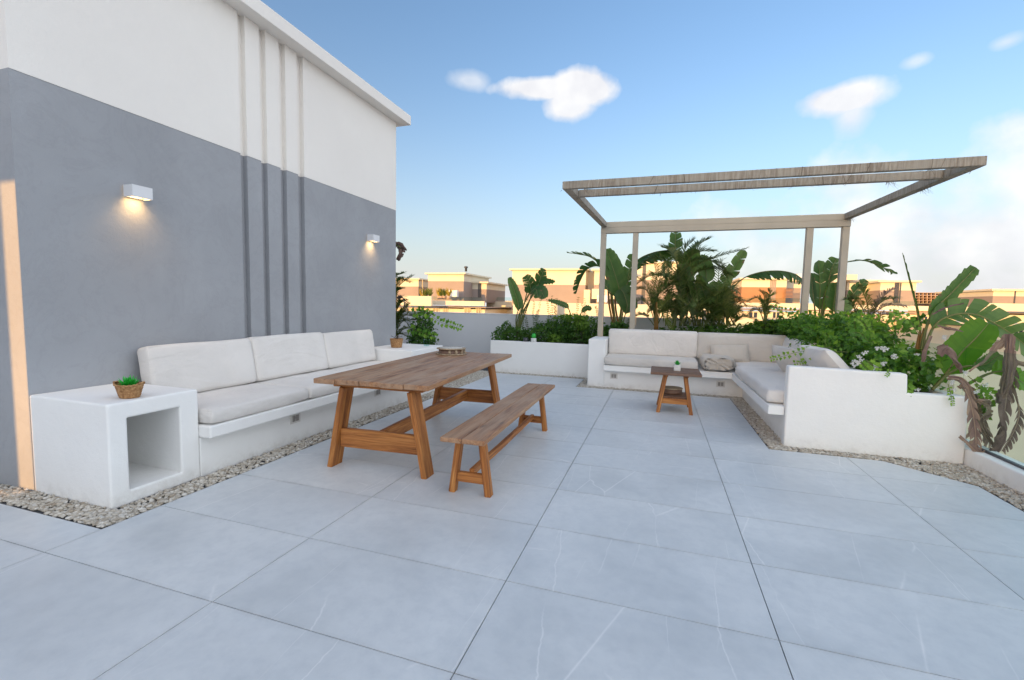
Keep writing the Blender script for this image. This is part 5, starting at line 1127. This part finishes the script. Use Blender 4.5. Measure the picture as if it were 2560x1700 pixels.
for k in range(7): v3.blk('slat', 1960, 1982, 722+3.4*k, 723.6+3.4*k, 'villa_timber', -.3-.001*k, .06)
v3.blk('glass_rail', 1850, 2030, 744, 756, 'glass', -2.4, .03); v3.blk('parapet', 1840, 2110, 756, 773, 'villa_white', -2.5, .2); v3.blk('storey', 1780, 2110, 776, 800, 'villa_white', -1.5, 10, -9); v3.blk('roof_slab', 1780, 2110, 773, 776, 'villa_grey', -1.7, 10)
windows(v3, ((1870, 1895, 779, 796), (1930, 1950, 779, 796), (2010, 2030, 779, 796)), -1.5)
v4 = Villa('cream and salmon villa with four grooves right of the pergola posts', 46, 2200)
v4.tower(2202, 2287, 706, 726, 758, 0, 7, (2237, 2241, 2245, 2250)); v4.tower(2118, 2200, 704, 726, 758, 2.6, 6); v4.blk('glass_rail', 2200, 2330, 752, 763, 'glass', -2.2, .03); v4.blk('parapet', 2120, 2470, 762, 780, 'villa_white', -2.4, .2); v4.blk('roof_slab', 2120, 2480, 780, 783, 'villa_grey', -2.0, 10); v4.blk('storey', 2120, 2480, 783, 830, 'villa_white', -1.6, 10, -9)
windows(v4, ((2400, 2412, 790, 812), (2300, 2318, 790, 812)), -1.6)
v6 = Villa('sunlit cream villa at the far right beyond the unfinished concrete frame', 50, 2530)
v6.tower(2484, 2640, 727, 741, 775, 0, 8, (2536,)); v6.blk('parapet', 2470, 2660, 758, 781, 'villa_white', -3, .2); v6.blk('storey', 2470, 2660, 786, 830, 'villa_white', -2, 10, -9); v6.blk('roof_slab', 2470, 2660, 781, 786, 'villa_grey', -2.4, 10)
v7 = Villa('lower white house with tall balcony windows seen below the arching leaf', 36, 2500)
v7.blk('roof_slab', 2395, 2640, 806, 815, 'villa_white', -1, 12); v7.blk('wall', 2400, 2640, 815, 870, 'villa_white', 0, 10, -9); windows(v7, ((2480, 2500, 818, 843), (2532, 2556, 822, 846)), 0); v7.blk('balcony', 2400, 2640, 846, 855, 'villa_white', -1.4, 1.3)
# unfinished concrete frame
uf = thing('unfinished_building', at(2390, 760, 150), 'unfinished concrete frame building with open floors on the skyline', 'building')
def ufrect(px0, px1, py0, py1, Yd): return rect(px0, px1, py0, py1, Yd)
for (a, b, t_, floors) in ((2287, 2350, 731, 5), (2350, 2420, 733, 5), (2412, 2486, 727, 6)):
    for k in range(floors):
        x0, x1, z0, z1 = rect(a, b, t_+k*6.6, t_+k*6.6+1.9, 150+k*.02); box('floor_slab', x0, x1, 150, 162, z0, z1, 'concrete_raw', uf)
        if k < floors-1:
            n = 7
            for q in range(n):
                px = a+(b-a)*(q+.1)/(n-.8); x0, x1, z0, z1 = rect(px, px+1.6, t_+k*6.6+1.9, t_+(k+1)*6.6, 150.3); box('column', x0, x1, 150.4, 151.2, z0, z1, 'concrete_raw', uf)
    x0, x1, z0, z1 = rect(a, b, t_+8, t_+45, 158); box('core_wall', x0, x1, 157, 161, -9, z1, 'concrete_raw', uf)
# low far skyline
for k, (a, b, t_, Yd) in enumerate(((1216, 1282, 752, 190), (2020, 2100, 760, 210), (1560, 1640, 752, 220), (1720, 1850, 757, 200))):
    f_ = Villa('distant pale block on the horizon '+('between the two nearest villas', 'behind the right pergola posts', 'behind the second pergola post', 'behind the palm thicket')[k], Yd, (a+b)/2); f_.blk('wall', a, b, t_, t_+20, 'villa_white', 0, 12, -9); f_.blk('roof_slab', a-1, b+1, t_-1, t_, 'villa_white', -.3, 12.6)

# air-conditioning units on the villas
rn = random.Random(21)
def roofbits(v, items):
    for (kind, px, py, dy) in items:
        p = at(px, py, v.Y+dy)
        if kind == 'ac':
            box('air_conditioner', p.x-.45, p.x+.45, p.y, p.y+.35, p.z, p.z+.65, 'lamp_white', v.o, .02); lathe('fan', [(0, 0), (.22, 0), (.22, .01), (0, .012)], 'metal_dark', v.o, (p.x, p.y+.17, p.z+.6502), 12)
roofbits(v1, (('ac', 1132, 742, -1.2),)); roofbits(v2, (('ac', 1505, 756, -1.6),)); roofbits(v3, (('ac', 1990, 702, 4),))
